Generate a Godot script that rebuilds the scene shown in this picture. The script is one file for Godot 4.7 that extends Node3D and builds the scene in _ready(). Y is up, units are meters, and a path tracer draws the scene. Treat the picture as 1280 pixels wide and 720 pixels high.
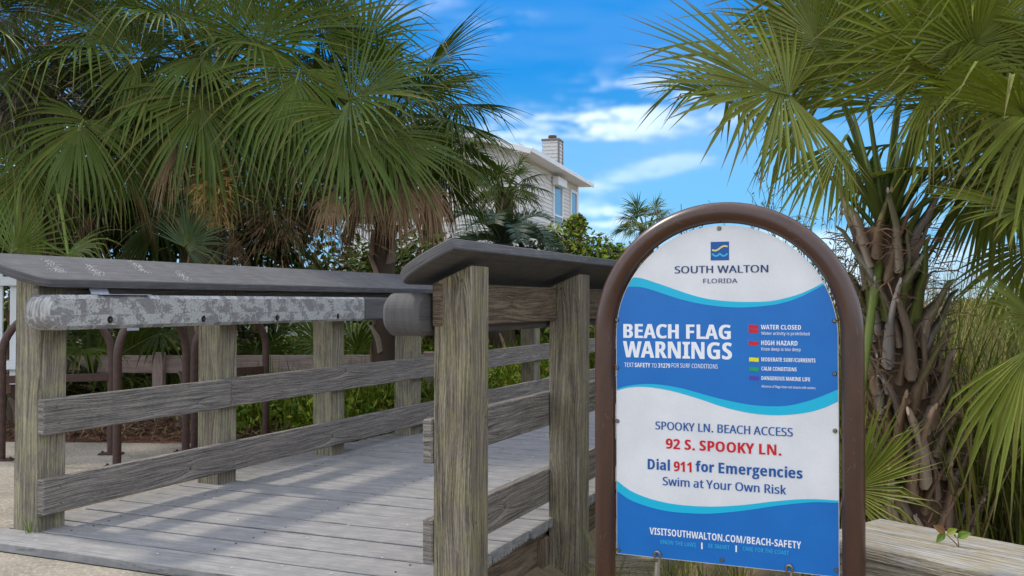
extends Node3D
# A beach boardwalk entrance: weathered wooden railings, an arched warning sign, fan palms and a beach house.

const SIGN_TEXT := [
	["SOUTH WALTON", -0.6550, -0.3960, 1.0690, 0.0205, "navy", 0],
	["FLORIDA", -0.5740, -0.4790, 1.0405, 0.0127, "navy", 0],
	["BEACH FLAG", -0.8060, -0.4990, 0.8840, 0.0397, "white", 1],
	["WARNINGS", -0.8070, -0.4960, 0.8280, 0.0463, "white", 1],
	["TEXT", -0.8040, -0.7760, 0.8000, 0.0125, "white", 0],
	["SAFETY", -0.7730, -0.7270, 0.8000, 0.0124, "white", 1],
	["TO", -0.7230, -0.7080, 0.8000, 0.0124, "white", 0],
	["31279", -0.7040, -0.6690, 0.8005, 0.0123, "white", 1],
	["FOR SURF CONDITIONS", -0.6650, -0.5340, 0.8020, 0.0122, "white", 0],
	["WATER CLOSED", -0.4160, -0.3100, 0.9130, 0.0122, "white", 1],
	["Water activity is prohibited", -0.4150, -0.2880, 0.8980, 0.0085, "white", 0],
	["HIGH HAZARD", -0.4150, -0.3190, 0.8700, 0.0122, "white", 1],
	["Knee deep is too deep", -0.4150, -0.3110, 0.8550, 0.0089, "white", 0],
	["MODERATE SURF/CURRENTS", -0.4150, -0.2730, 0.8255, 0.0104, "white", 1],
	["CALM CONDITIONS", -0.4150, -0.3220, 0.8005, 0.0102, "white", 1],
	["DANGEROUS MARINE LIFE", -0.4150, -0.2870, 0.7745, 0.0102, "white", 1],
	["Absence of flags does not assure safe waters.", -0.4150, -0.2720, 0.7540, 0.0065, "white", 0],
	["SPOOKY LN. BEACH ACCESS", -0.7120, -0.3330, 0.6240, 0.0231, "blue", 0],
	["92 S. SPOOKY LN.", -0.6820, -0.3630, 0.5710, 0.0282, "red", 1],
	["Dial", -0.7350, -0.6710, 0.5090, 0.0289, "blue", 1],
	["911", -0.6590, -0.6090, 0.5085, 0.0275, "red", 1],
	["for Emergencies", -0.5970, -0.3080, 0.5120, 0.0283, "blue", 1],
	["Swim at Your Own Risk", -0.6910, -0.3510, 0.4665, 0.0239, "blue", 0],
	["VISITSOUTHWALTON.COM/BEACH-SAFETY", -0.7300, -0.3120, 0.3240, 0.0188, "white", 1],
	["KNOW THE LAWS", -0.6980, -0.5970, 0.3000, 0.0113, "cyan", 0],
	["|", -0.5820, -0.5780, 0.3005, 0.0134, "white", 0],
	["BE SMART", -0.5620, -0.5030, 0.3025, 0.0111, "cyan", 0],
	["|", -0.4870, -0.4830, 0.3020, 0.0132, "white", 0],
	["CARE FOR THE COAST", -0.4670, -0.3440, 0.3040, 0.0109, "cyan", 0],
]
const W1A := [Vector2(-0.8300, 1.0640), Vector2(-0.7890, 1.0600), Vector2(-0.7520, 1.0560), Vector2(-0.7080, 1.0420), Vector2(-0.6640, 1.0270), Vector2(-0.6210, 1.0120), Vector2(-0.5780, 1.0000), Vector2(-0.5370, 0.9930), Vector2(-0.4920, 0.9890), Vector2(-0.4450, 0.9880), Vector2(-0.3920, 0.9900), Vector2(-0.3520, 0.9980), Vector2(-0.3120, 1.0100), Vector2(-0.2730, 1.0280), Vector2(-0.2520, 1.0400), Vector2(-0.2100, 1.0650)]
const W1B := [Vector2(-0.8340, 1.0300), Vector2(-0.8010, 1.0320), Vector2(-0.7660, 1.0320), Vector2(-0.7370, 1.0270), Vector2(-0.6930, 1.0130), Vector2(-0.6500, 0.9990), Vector2(-0.6070, 0.9880), Vector2(-0.5640, 0.9800), Vector2(-0.5220, 0.9750), Vector2(-0.4820, 0.9730), Vector2(-0.4600, 0.9730), Vector2(-0.4180, 0.9760), Vector2(-0.3780, 0.9810), Vector2(-0.3390, 0.9910), Vector2(-0.3000, 1.0070), Vector2(-0.2610, 1.0280), Vector2(-0.2490, 1.0350), Vector2(-0.2100, 1.0590)]
const W2A := [Vector2(-0.8320, 0.7330), Vector2(-0.7990, 0.7440), Vector2(-0.7440, 0.7520), Vector2(-0.6910, 0.7510), Vector2(-0.6290, 0.7420), Vector2(-0.5670, 0.7270), Vector2(-0.5070, 0.7140), Vector2(-0.4470, 0.7050), Vector2(-0.3990, 0.7030), Vector2(-0.3500, 0.7060), Vector2(-0.3030, 0.7180), Vector2(-0.2610, 0.7340), Vector2(-0.2130, 0.7570)]
const W2B := [Vector2(-0.8320, 0.7290), Vector2(-0.7930, 0.7400), Vector2(-0.7440, 0.7440), Vector2(-0.6810, 0.7380), Vector2(-0.6290, 0.7270), Vector2(-0.5770, 0.7130), Vector2(-0.5270, 0.6980), Vector2(-0.4770, 0.6870), Vector2(-0.4180, 0.6800), Vector2(-0.3560, 0.6810), Vector2(-0.2940, 0.6910), Vector2(-0.2520, 0.7050), Vector2(-0.2130, 0.7250)]
const W3A := [Vector2(-0.8300, 0.4710), Vector2(-0.7880, 0.4440), Vector2(-0.7340, 0.4260), Vector2(-0.6810, 0.4170), Vector2(-0.6290, 0.4140), Vector2(-0.5680, 0.4160), Vector2(-0.5080, 0.4220), Vector2(-0.4480, 0.4320), Vector2(-0.3900, 0.4440), Vector2(-0.3320, 0.4540), Vector2(-0.2760, 0.4600), Vector2(-0.2140, 0.4610)]
const W3B := [Vector2(-0.8310, 0.4420), Vector2(-0.7880, 0.4170), Vector2(-0.7340, 0.4020), Vector2(-0.6820, 0.3940), Vector2(-0.6300, 0.3930), Vector2(-0.5680, 0.3960), Vector2(-0.5080, 0.4050), Vector2(-0.4480, 0.4170), Vector2(-0.3900, 0.4310), Vector2(-0.3320, 0.4430), Vector2(-0.2760, 0.4520), Vector2(-0.2140, 0.4550)]
const R_LOGO := [-0.5530, 1.1560, -0.5020, 1.1040]
const R_F1 := [-0.4490, 0.9250, -0.4230, 0.9030]
const R_F2 := [-0.4490, 0.8800, -0.4230, 0.8690]
const R_F3 := [-0.4480, 0.8350, -0.4220, 0.8240]
const R_F4 := [-0.4480, 0.8090, -0.4220, 0.7980]
const R_F5 := [-0.4480, 0.7840, -0.4220, 0.7730]
const LEAVES_R := [
	[Vector3(-0.56, 1.91, -4.42), Vector3(-0.77, 0.15, 0.62), 0.77, 130, 0.16, 0, 0.00],
	[Vector3(0.03, 2.01, -4.68), Vector3(-0.06, 0.93, 0.36), 0.69, 105, 0.30, 0, 0.00],
	[Vector3(0.05, 1.96, -4.58), Vector3(0.98, -0.15, -0.14), 0.45, 80, 0.35, 0, 0.00],
	[Vector3(0.03, 1.96, -4.57), Vector3(0.07, -0.95, 0.31), 0.50, 42, 0.50, 0, 0.00],
	[Vector3(-0.29, 2.19, -4.97), Vector3(-0.10, 0.99, 0.06), 0.82, 115, 0.15, 0, 0.00],
	[Vector3(-0.13, 1.97, -5.15), Vector3(0.03, 1.00, 0.00), 0.75, 100, 0.15, 0, 0.00],
	[Vector3(-0.32, 1.73, -4.53), Vector3(-0.44, -0.81, 0.38), 0.50, 48, 0.60, 0, 0.00],
	[Vector3(0.27, 1.88, -5.00), Vector3(0.54, 0.84, -0.03), 0.58, 125, 0.35, 0, 0.00],
	[Vector3(-0.47, 2.21, -5.55), Vector3(-0.63, 0.77, 0.13), 0.73, 110, 0.15, 0, 0.00],
	[Vector3(-0.59, 1.97, -5.17), Vector3(-0.37, -0.92, 0.14), 0.50, 45, 0.70, 0, 0.00],
	[Vector3(-0.23, 1.75, -5.22), Vector3(-0.24, -0.97, 0.09), 0.45, 50, 0.70, 0, 0.00],
	[Vector3(-0.06, 2.39, -5.39), Vector3(0.43, 0.85, -0.30), 0.83, 120, 0.25, 0, 0.00],
	[Vector3(0.17, 2.28, -5.38), Vector3(0.65, 0.43, -0.63), 0.61, 115, 0.40, 0, 0.00],
	[Vector3(-0.30, 0.17, -4.34), Vector3(0.62, 0.79, -0.05), 0.42, 95, 0.05, 0, 0.00],
]
const LEAVES_Q := [
	[Vector3(0.39, 1.36, -4.41), Vector3(-0.73, -0.03, 0.68), 0.48, 75, 0.12, 0, 0.00],
	[Vector3(0.42, 0.93, -4.42), Vector3(-0.67, 0.07, 0.74), 0.38, 65, 0.12, 0, 0.00],
	[Vector3(0.36, 0.85, -4.08), Vector3(-0.18, -0.95, 0.23), 0.60, 55, 0.50, 0, 0.00],
	[Vector3(0.46, 1.85, -4.43), Vector3(-0.25, -0.90, 0.36), 0.65, 75, 0.50, 0, 0.00],
	[Vector3(0.40, 1.86, -5.17), Vector3(-0.15, -0.97, 0.20), 0.80, 75, 0.30, 0, 0.00],
	[Vector3(0.36, 1.73, -5.58), Vector3(-0.18, -0.96, 0.20), 0.70, 60, 0.50, 0, 0.00],
	[Vector3(0.43, 2.19, -4.84), Vector3(-0.82, 0.14, 0.56), 0.60, 110, 0.50, 0, 0.00],
	[Vector3(0.53, 2.37, -4.78), Vector3(-0.46, 0.86, 0.21), 0.70, 120, 0.40, 0, 0.00],
	[Vector3(0.58, 1.64, -5.03), Vector3(-0.36, 0.92, 0.17), 0.70, 120, 0.35, 0, 0.00],
	[Vector3(0.49, 1.28, -5.10), Vector3(-0.45, -0.81, 0.38), 0.50, 70, 0.40, 0, 0.00],
]
const LEAVES_A := [
	[Vector3(-5.24, 2.76, -5.34), Vector3(-0.71, 0.49, 0.51), 0.68, 125, 0.25, 0, 0.00],
	[Vector3(-5.53, 2.29, -5.11), Vector3(-0.17, -0.91, 0.37), 0.78, 120, 0.75, 0, 0.00],
	[Vector3(-6.26, 3.15, -5.11), Vector3(-0.18, -0.90, 0.39), 0.70, 120, 0.35, 0, 0.00],
	[Vector3(-5.54, 2.13, -5.44), Vector3(0.16, -0.98, 0.07), 0.62, 120, 0.70, 0, 0.00],
	[Vector3(-5.15, 1.30, -4.64), Vector3(0.98, 0.17, 0.04), 0.42, 90, 0.75, 0, 0.00],
	[Vector3(-5.58, 1.30, -4.57), Vector3(0.58, 0.78, -0.24), 0.50, 95, 0.30, 0, 0.00],
	[Vector3(-5.96, 2.02, -5.04), Vector3(-0.06, -0.95, 0.30), 0.80, 110, 0.75, 0, 0.00],
	[Vector3(-6.06, 3.12, -5.64), Vector3(-0.48, 0.87, 0.08), 0.70, 120, 0.30, 0, 0.00],
]
const LEAVES_B := [
	[Vector3(-4.84, 2.48, -5.52), Vector3(0.25, -0.95, 0.19), 0.92, 125, 0.70, 0, 0.00],
	[Vector3(-4.87, 1.38, -5.41), Vector3(0.70, 0.71, 0.03), 0.42, 110, 0.15, 2, 0.00],
	[Vector3(-4.59, 2.89, -5.84), Vector3(0.44, 0.85, -0.30), 0.85, 125, 0.30, 0, 0.00],
	[Vector3(-4.17, 2.67, -5.80), Vector3(-0.13, -0.95, 0.29), 0.95, 120, 0.75, 0, 0.00],
	[Vector3(-5.36, 3.12, -5.93), Vector3(-0.29, 0.96, 0.01), 0.80, 125, 0.30, 0, 0.00],
	[Vector3(-4.70, 2.47, -5.79), Vector3(0.22, -0.97, 0.10), 0.90, 110, 0.75, 0, 0.00],
	[Vector3(-5.39, 2.57, -5.71), Vector3(-0.25, -0.94, 0.22), 0.80, 110, 0.75, 0, 0.00],
	[Vector3(-5.21, 3.20, -6.32), Vector3(0.13, 0.95, -0.28), 0.80, 120, 0.30, 0, 0.00],
]
const LEAVES_C := [
	[Vector3(-3.84, 2.45, -5.95), Vector3(0.89, 0.38, -0.24), 0.88, 135, 0.28, 0, 0.00],
	[Vector3(-3.74, 2.26, -6.21), Vector3(0.72, -0.67, -0.19), 0.80, 120, 0.35, 0, 0.00],
	[Vector3(-4.26, 3.06, -6.19), Vector3(0.11, 0.98, -0.16), 0.80, 125, 0.25, 0, 0.00],
	[Vector3(-3.96, 2.65, -6.76), Vector3(0.76, 0.06, -0.65), 0.75, 120, 0.30, 0, 0.00],
	[Vector3(-3.82, 2.35, -5.85), Vector3(0.17, -0.97, 0.15), 0.85, 115, 0.70, 0, 0.00],
	[Vector3(-4.26, 2.35, -5.99), Vector3(-0.06, -0.99, 0.13), 0.80, 110, 0.70, 0, 0.00],
	[Vector3(-4.25, 3.07, -6.74), Vector3(0.43, 0.78, -0.46), 0.75, 120, 0.30, 0, 0.00],
	[Vector3(-3.85, 1.90, -6.17), Vector3(-0.14, -0.99, 0.04), 0.45, 60, 0.90, 1, 0.00],
	[Vector3(-3.65, 1.91, -6.36), Vector3(0.18, -0.98, -0.10), 0.48, 60, 0.90, 1, 0.00],
	[Vector3(-3.99, 1.83, -6.00), Vector3(-0.20, -0.98, 0.07), 0.48, 55, 0.90, 1, 0.00],
	[Vector3(-3.63, 1.95, -6.70), Vector3(0.30, -0.94, -0.14), 0.50, 70, 0.80, 1, 0.00],
	[Vector3(-3.87, 1.91, -6.49), Vector3(0.04, -1.00, -0.03), 0.50, 70, 0.90, 1, 0.00],
]
const CR := Vector3(-0.18, 1.34, -4.92)
const CQ := Vector3(0.60, 1.25, -4.72)
const CA := Vector3(-6.78, 2.63, -5.77)
const CB := Vector3(-5.43, 2.83, -6.34)
const CC := Vector3(-4.28, 2.50, -6.85)
const CD := Vector3(-5.62, 2.53, -12.80)
const CE := Vector3(-6.11, 2.74, -11.50)
const CF := Vector3(-4.52, 2.22, -16.54)
const PINDO := Vector3(-4.84, 1.76, -10.97)
const BUSH := Vector3(-4.28, 1.61, -12.30)
const SHRUB := Vector3(-0.71, 1.20, -5.57)
const SEEDS := Vector3(-4.74, 1.79, -5.57)
const PLANT := Vector3(0.08, 0.31, -2.95)
const MOSS := Vector3(-6.27, 2.67, -5.23)
const HN := Vector3(-11.63, 5.96, -27.58)
const HF := Vector3(-12.77, 6.02, -36.88)
const FRUIT2 := Vector3(-4.55, 1.65, -6.09)

const EYE := Vector3(0.0, 0.9876, 0.0)
const XL := -3.409      # inner face of the bike-rack-side posts
const XR := -1.549      # inner face of the sign-side posts
const POST := 0.1426
const DECK := 0.03      # top of the walking boards
const POST_Z_L := [-2.925, -4.045, -5.09, -6.105, -7.29, -8.48, -9.6, -10.7, -11.8]
const POST_Z_R := [-2.925, -4.022, -5.12, -6.2, -7.3, -8.4, -9.5, -10.6, -11.7]

var rng := RandomNumberGenerator.new()
var used := {}
var M := {}

# ------------------------------------------------------------------ mesh buffer
class MB:
	var v := PackedVector3Array()
	var n := PackedVector3Array()
	var t := PackedVector2Array()
	var c := PackedColorArray()
	func tri(a: Vector3, b: Vector3, d: Vector3, nn: Vector3, ua := Vector2.ZERO, ub := Vector2.ZERO, ud := Vector2.ZERO, col := Color.WHITE) -> void:
		v.push_back(a); t.push_back(ua)
		if (b - a).cross(d - a).dot(nn) > 0.0:
			v.push_back(d); v.push_back(b); t.push_back(ud); t.push_back(ub)
		else:
			v.push_back(b); v.push_back(d); t.push_back(ub); t.push_back(ud)
		for k in 3:
			n.push_back(nn); c.push_back(col)
	func quad(a: Vector3, b: Vector3, d: Vector3, e: Vector3, nn: Vector3, ua := Vector2.ZERO, ub := Vector2.ZERO, ud := Vector2.ZERO, ue := Vector2.ZERO, col := Color.WHITE) -> void:
		tri(a, b, d, nn, ua, ub, ud, col)
		tri(a, d, e, nn, ua, ud, ue, col)
	func smooth_tri(a: Vector3, b: Vector3, d: Vector3, na: Vector3, nb: Vector3, nd: Vector3, ua := Vector2.ZERO, ub := Vector2.ZERO, ud := Vector2.ZERO, col := Color.WHITE) -> void:
		v.push_back(a); n.push_back(na); t.push_back(ua)
		if (b - a).cross(d - a).dot(na + nb + nd) > 0.0:
			v.push_back(d); n.push_back(nd); t.push_back(ud)
			v.push_back(b); n.push_back(nb); t.push_back(ub)
		else:
			v.push_back(b); n.push_back(nb); t.push_back(ub)
			v.push_back(d); n.push_back(nd); t.push_back(ud)
		for k in 3: c.push_back(col)
	func flat(a: Vector3, b: Vector3, d: Vector3, col := Color.WHITE) -> void:
		var nn := (d - a).cross(b - a)
		if nn.length_squared() < 1e-16: return
		nn = nn.normalized()
		v.push_back(a); v.push_back(b); v.push_back(d)
		for k in 3:
			n.push_back(nn); c.push_back(col); t.push_back(Vector2.ZERO)
	func mesh() -> ArrayMesh:
		var a := []
		a.resize(Mesh.ARRAY_MAX)
		a[Mesh.ARRAY_VERTEX] = v
		a[Mesh.ARRAY_NORMAL] = n
		a[Mesh.ARRAY_TEX_UV] = t
		a[Mesh.ARRAY_COLOR] = c
		var m := ArrayMesh.new()
		m.add_surface_from_arrays(Mesh.PRIMITIVE_TRIANGLES, a)
		return m

# ------------------------------------------------------------------ naming
func numbered(s: String) -> String:
	if not used.has(s):
		used[s] = 0
		return s
	used[s] += 1
	return "%s_%03d" % [s, used[s]]

func tag(o: Node, label: String, category: String, group := "", kind := "") -> void:
	if label != "": o.set_meta("label", label)
	if category != "": o.set_meta("category", category)
	if group != "": o.set_meta("group", group)
	if kind != "": o.set_meta("kind", kind)

func thing(called: String, at: Vector3, label: String, category: String, group := "", kind := "") -> Node3D:
	var o := Node3D.new()
	o.name = numbered(called)
	add_child(o)
	o.position = at
	tag(o, label, category, group, kind)
	return o

func put(called: String, mesh: Mesh, mat: Material, parent: Node, at := Vector3.ZERO) -> MeshInstance3D:
	var o := MeshInstance3D.new()
	o.name = numbered(called) if parent == self else called
	o.mesh = mesh
	o.material_override = mat
	o.position = at
	parent.add_child(o, true)
	return o

# world-space mesh buffer put under a thing standing at `at`
func putw(called: String, mb: MB, mat: Material, parent: Node3D) -> MeshInstance3D:
	var off := Vector3.ZERO
	var p: Node = parent
	while p != self and p is Node3D:
		off += (p as Node3D).position
		p = p.get_parent()
	if off != Vector3.ZERO:
		for i in mb.v.size(): mb.v[i] -= off
	return put(called, mb.mesh(), mat, parent)

# ------------------------------------------------------------------ shapes
func bbox(mb: MB, center: Vector3, size: Vector3, bev := 0.004, basis := Basis(), top_slope := 0.0, col := Color.WHITE) -> void:
	var h := size * 0.5
	bev = min(bev, min(h.x, min(h.y, h.z)) * 0.8)
	var long := 0
	if size.y >= size.x and size.y >= size.z: long = 1
	elif size.z >= size.x: long = 2
	var ou := rng.randf() * 7.0
	var ov := rng.randf() * 7.0
	var P := func(a: int, s: Vector3) -> Vector3:
		var p := Vector3(s.x * (h.x - bev), s.y * (h.y - bev), s.z * (h.z - bev))
		p[a] = s[a] * h[a]
		return p
	var W := func(p: Vector3) -> Vector3:
		if top_slope != 0.0 and p.y > h.y - 0.03: p.y += top_slope * p.x
		return center + basis * p
	var U := func(p: Vector3, a: int) -> Vector2:
		if a == long:
			var b := (a + 1) % 3
			var d := (a + 2) % 3
			return Vector2(p[b] / 0.9 + ou, p[d] / 0.30 + ov)
		var e := 3 - a - long
		return Vector2(p[long] / 1.25 + ou + a * 0.31, p[e] / 0.30 + ov + a * 0.37)
	for a in 3:
		var b := (a + 1) % 3
		var d := (a + 2) % 3
		for sa in [-1.0, 1.0]:
			var q := []
			var u := []
			for k in [[-1.0, -1.0], [1.0, -1.0], [1.0, 1.0], [-1.0, 1.0]]:
				var s := Vector3.ZERO
				s[a] = sa; s[b] = k[0]; s[d] = k[1]
				var p: Vector3 = P.call(a, s)
				q.append(W.call(p)); u.append(U.call(p, a))
			var nn := Vector3.ZERO
			nn[a] = sa
			mb.quad(q[0], q[1], q[2], q[3], basis * nn, u[0], u[1], u[2], u[3], col)
		# edges between faces a and b, along d
		for sa in [-1.0, 1.0]:
			for sb in [-1.0, 1.0]:
				var q2 := []
				var u2 := []
				for k in [[a, -1.0], [a, 1.0], [b, 1.0], [b, -1.0]]:
					var s := Vector3.ZERO
					s[a] = sa; s[b] = sb; s[d] = k[1]
					var p: Vector3 = P.call(k[0], s)
					q2.append(W.call(p)); u2.append(U.call(p, a if a != long else b))
				var ne := Vector3.ZERO
				ne[a] = sa; ne[b] = sb
				mb.quad(q2[0], q2[1], q2[2], q2[3], basis * ne.normalized(), u2[0], u2[1], u2[2], u2[3], col)
	for sx in [-1.0, 1.0]:
		for sy in [-1.0, 1.0]:
			for sz in [-1.0, 1.0]:
				var s := Vector3(sx, sy, sz)
				var pa: Vector3 = P.call(0, s)
				var pb: Vector3 = P.call(1, s)
				var pc: Vector3 = P.call(2, s)
				mb.tri(W.call(pa), W.call(pb), W.call(pc), basis * s.normalized(), U.call(pa, 0), U.call(pb, 0), U.call(pc, 0), col)

# outline in (x, z) extruded in y from y0 to y1 then carried by xf; u runs along z
func slab(mb: MB, poly: PackedVector2Array, y0: float, y1: float, xf := Transform3D(), bev := 0.004) -> void:
	var idx := Geometry2D.triangulate_polygon(poly)
	var ou := rng.randf() * 7.0
	var ov := rng.randf() * 7.0
	var nb := xf.basis
	var cen := Vector2.ZERO
	for p in poly: cen += p
	cen /= poly.size()
	var ins := PackedVector2Array()
	var cnt := poly.size()
	for i in cnt:
		var p := poly[i]
		var e1 := (p - poly[(i + cnt - 1) % cnt]).normalized()
		var e2 := (poly[(i + 1) % cnt] - p).normalized()
		var nrm := (Vector2(e1.y, -e1.x) + Vector2(e2.y, -e2.x)).normalized()
		if nrm.dot(p - cen) < 0.0: nrm = -nrm
		ins.append(p - nrm * bev)
	for k in range(0, idx.size(), 3):
		for s in [0, 1]:
			var y := y1 if s == 1 else y0
			var a := ins[idx[k]]; var b := ins[idx[k + 1]]; var d := ins[idx[k + 2]]
			mb.tri(xf * Vector3(a.x, y, a.y), xf * Vector3(b.x, y, b.y), xf * Vector3(d.x, y, d.y), nb * Vector3(0, 1 if s == 1 else -1, 0), Vector2(a.y / 1.25 + ou, a.x / 0.3 + ov), Vector2(b.y / 1.25 + ou, b.x / 0.3 + ov), Vector2(d.y / 1.25 + ou, d.x / 0.3 + ov))
	for i in cnt:
		var j := (i + 1) % cnt
		var a := poly[i]; var b := poly[j]
		var ia := ins[i]; var ib := ins[j]
		var e := (b - a).normalized()
		var nn := Vector2(e.y, -e.x)
		if nn.dot((a + b) * 0.5 - cen) < 0.0: nn = -nn
		var n3 := Vector3(nn.x, 0, nn.y)
		var ya := y0 + bev; var yb := y1 - bev
		var la := (a.y + a.x * 0.3) / 1.25 + ou; var lb := (b.y + b.x * 0.3) / 1.25 + ou
		mb.quad(xf * Vector3(a.x, ya, a.y), xf * Vector3(b.x, ya, b.y), xf * Vector3(b.x, yb, b.y), xf * Vector3(a.x, yb, a.y), nb * n3, Vector2(la, ya / 0.3), Vector2(lb, ya / 0.3), Vector2(lb, yb / 0.3), Vector2(la, yb / 0.3))
		mb.quad(xf * Vector3(a.x, yb, a.y), xf * Vector3(b.x, yb, b.y), xf * Vector3(ib.x, y1, ib.y), xf * Vector3(ia.x, y1, ia.y), nb * (n3 + Vector3.UP).normalized(), Vector2(la, yb / 0.3), Vector2(lb, yb / 0.3), Vector2(lb, yb / 0.3 + 0.02), Vector2(la, yb / 0.3 + 0.02))
		mb.quad(xf * Vector3(a.x, ya, a.y), xf * Vector3(b.x, ya, b.y), xf * Vector3(ib.x, y0, ib.y), xf * Vector3(ia.x, y0, ia.y), nb * (n3 - Vector3.UP).normalized(), Vector2(la, ya / 0.3), Vector2(lb, ya / 0.3), Vector2(lb, ya / 0.3 - 0.02), Vector2(la, ya / 0.3 - 0.02))

func tube(mb: MB, pts: PackedVector3Array, radii: PackedFloat32Array, sides := 8, col := Color.WHITE, col2 := Color(-1, 0, 0), flat_k := 1.0) -> void:
	var cnt := pts.size()
	var side := Vector3.ZERO
	var rings := []
	var nrms := []
	var run := 0.0
	var runs := PackedFloat32Array()
	for i in cnt:
		var d := (pts[min(i + 1, cnt - 1)] - pts[max(i - 1, 0)]).normalized()
		if i == 0:
			side = d.cross(Vector3.UP if absf(d.y) < 0.9 else Vector3.RIGHT).normalized()
		else:
			side = (side - d * side.dot(d)).normalized()
			run += pts[i].distance_to(pts[i - 1])
		runs.append(run)
		var up := d.cross(side)
		var ring := PackedVector3Array()
		var nr := PackedVector3Array()
		for k in sides:
			var a := TAU * k / sides
			var dir := side * cos(a) + up * sin(a) * flat_k
			ring.append(pts[i] + dir * radii[i])
			nr.append((side * cos(a) * flat_k + up * sin(a)).normalized())
		rings.append(ring); nrms.append(nr)
	for i in cnt - 1:
		var c := col
		if col2.r >= 0.0: c = col.lerp(col2, float(i) / float(cnt - 1))
		for k in sides:
			var j := (k + 1) % sides
			var a: Vector3 = rings[i][k]; var b: Vector3 = rings[i][j]; var d: Vector3 = rings[i + 1][j]; var e: Vector3 = rings[i + 1][k]
			var na: Vector3 = nrms[i][k]; var nb: Vector3 = nrms[i][j]; var nd: Vector3 = nrms[i + 1][j]; var ne: Vector3 = nrms[i + 1][k]
			var ua := Vector2(runs[i], float(k) / sides); var ub := Vector2(runs[i], float(k + 1) / sides)
			var ud := Vector2(runs[i + 1], float(k + 1) / sides); var ue := Vector2(runs[i + 1], float(k) / sides)
			mb.smooth_tri(a, b, d, na, nb, nd, ua, ub, ud, c)
			mb.smooth_tri(a, d, e, na, nd, ne, ua, ud, ue, c)
	for s in [0, cnt - 1]:
		var nn := (pts[0] - pts[1]).normalized() if s == 0 else (pts[cnt - 1] - pts[cnt - 2]).normalized()
		for k in sides:
			mb.tri(pts[s], rings[s][k], rings[s][(k + 1) % sides], nn, Vector2.ZERO, Vector2.ZERO, Vector2.ZERO, col)

# ------------------------------------------------------------------ materials
func noise(seed_: int, freq: float, octaves := 4) -> FastNoiseLite:
	var f := FastNoiseLite.new()
	f.seed = seed_
	f.frequency = freq
	f.noise_type = FastNoiseLite.TYPE_SIMPLEX_SMOOTH
	f.fractal_octaves = octaves
	return f

func sc(r: float, g: float, b: float) -> Color:
	return Color(r, g, b).linear_to_srgb()

func mat(col: Color, rough := 0.9, metal := 0.0) -> StandardMaterial3D:
	var m := StandardMaterial3D.new()
	m.albedo_color = col
	m.roughness = rough
	m.metallic = metal
	return m

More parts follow.
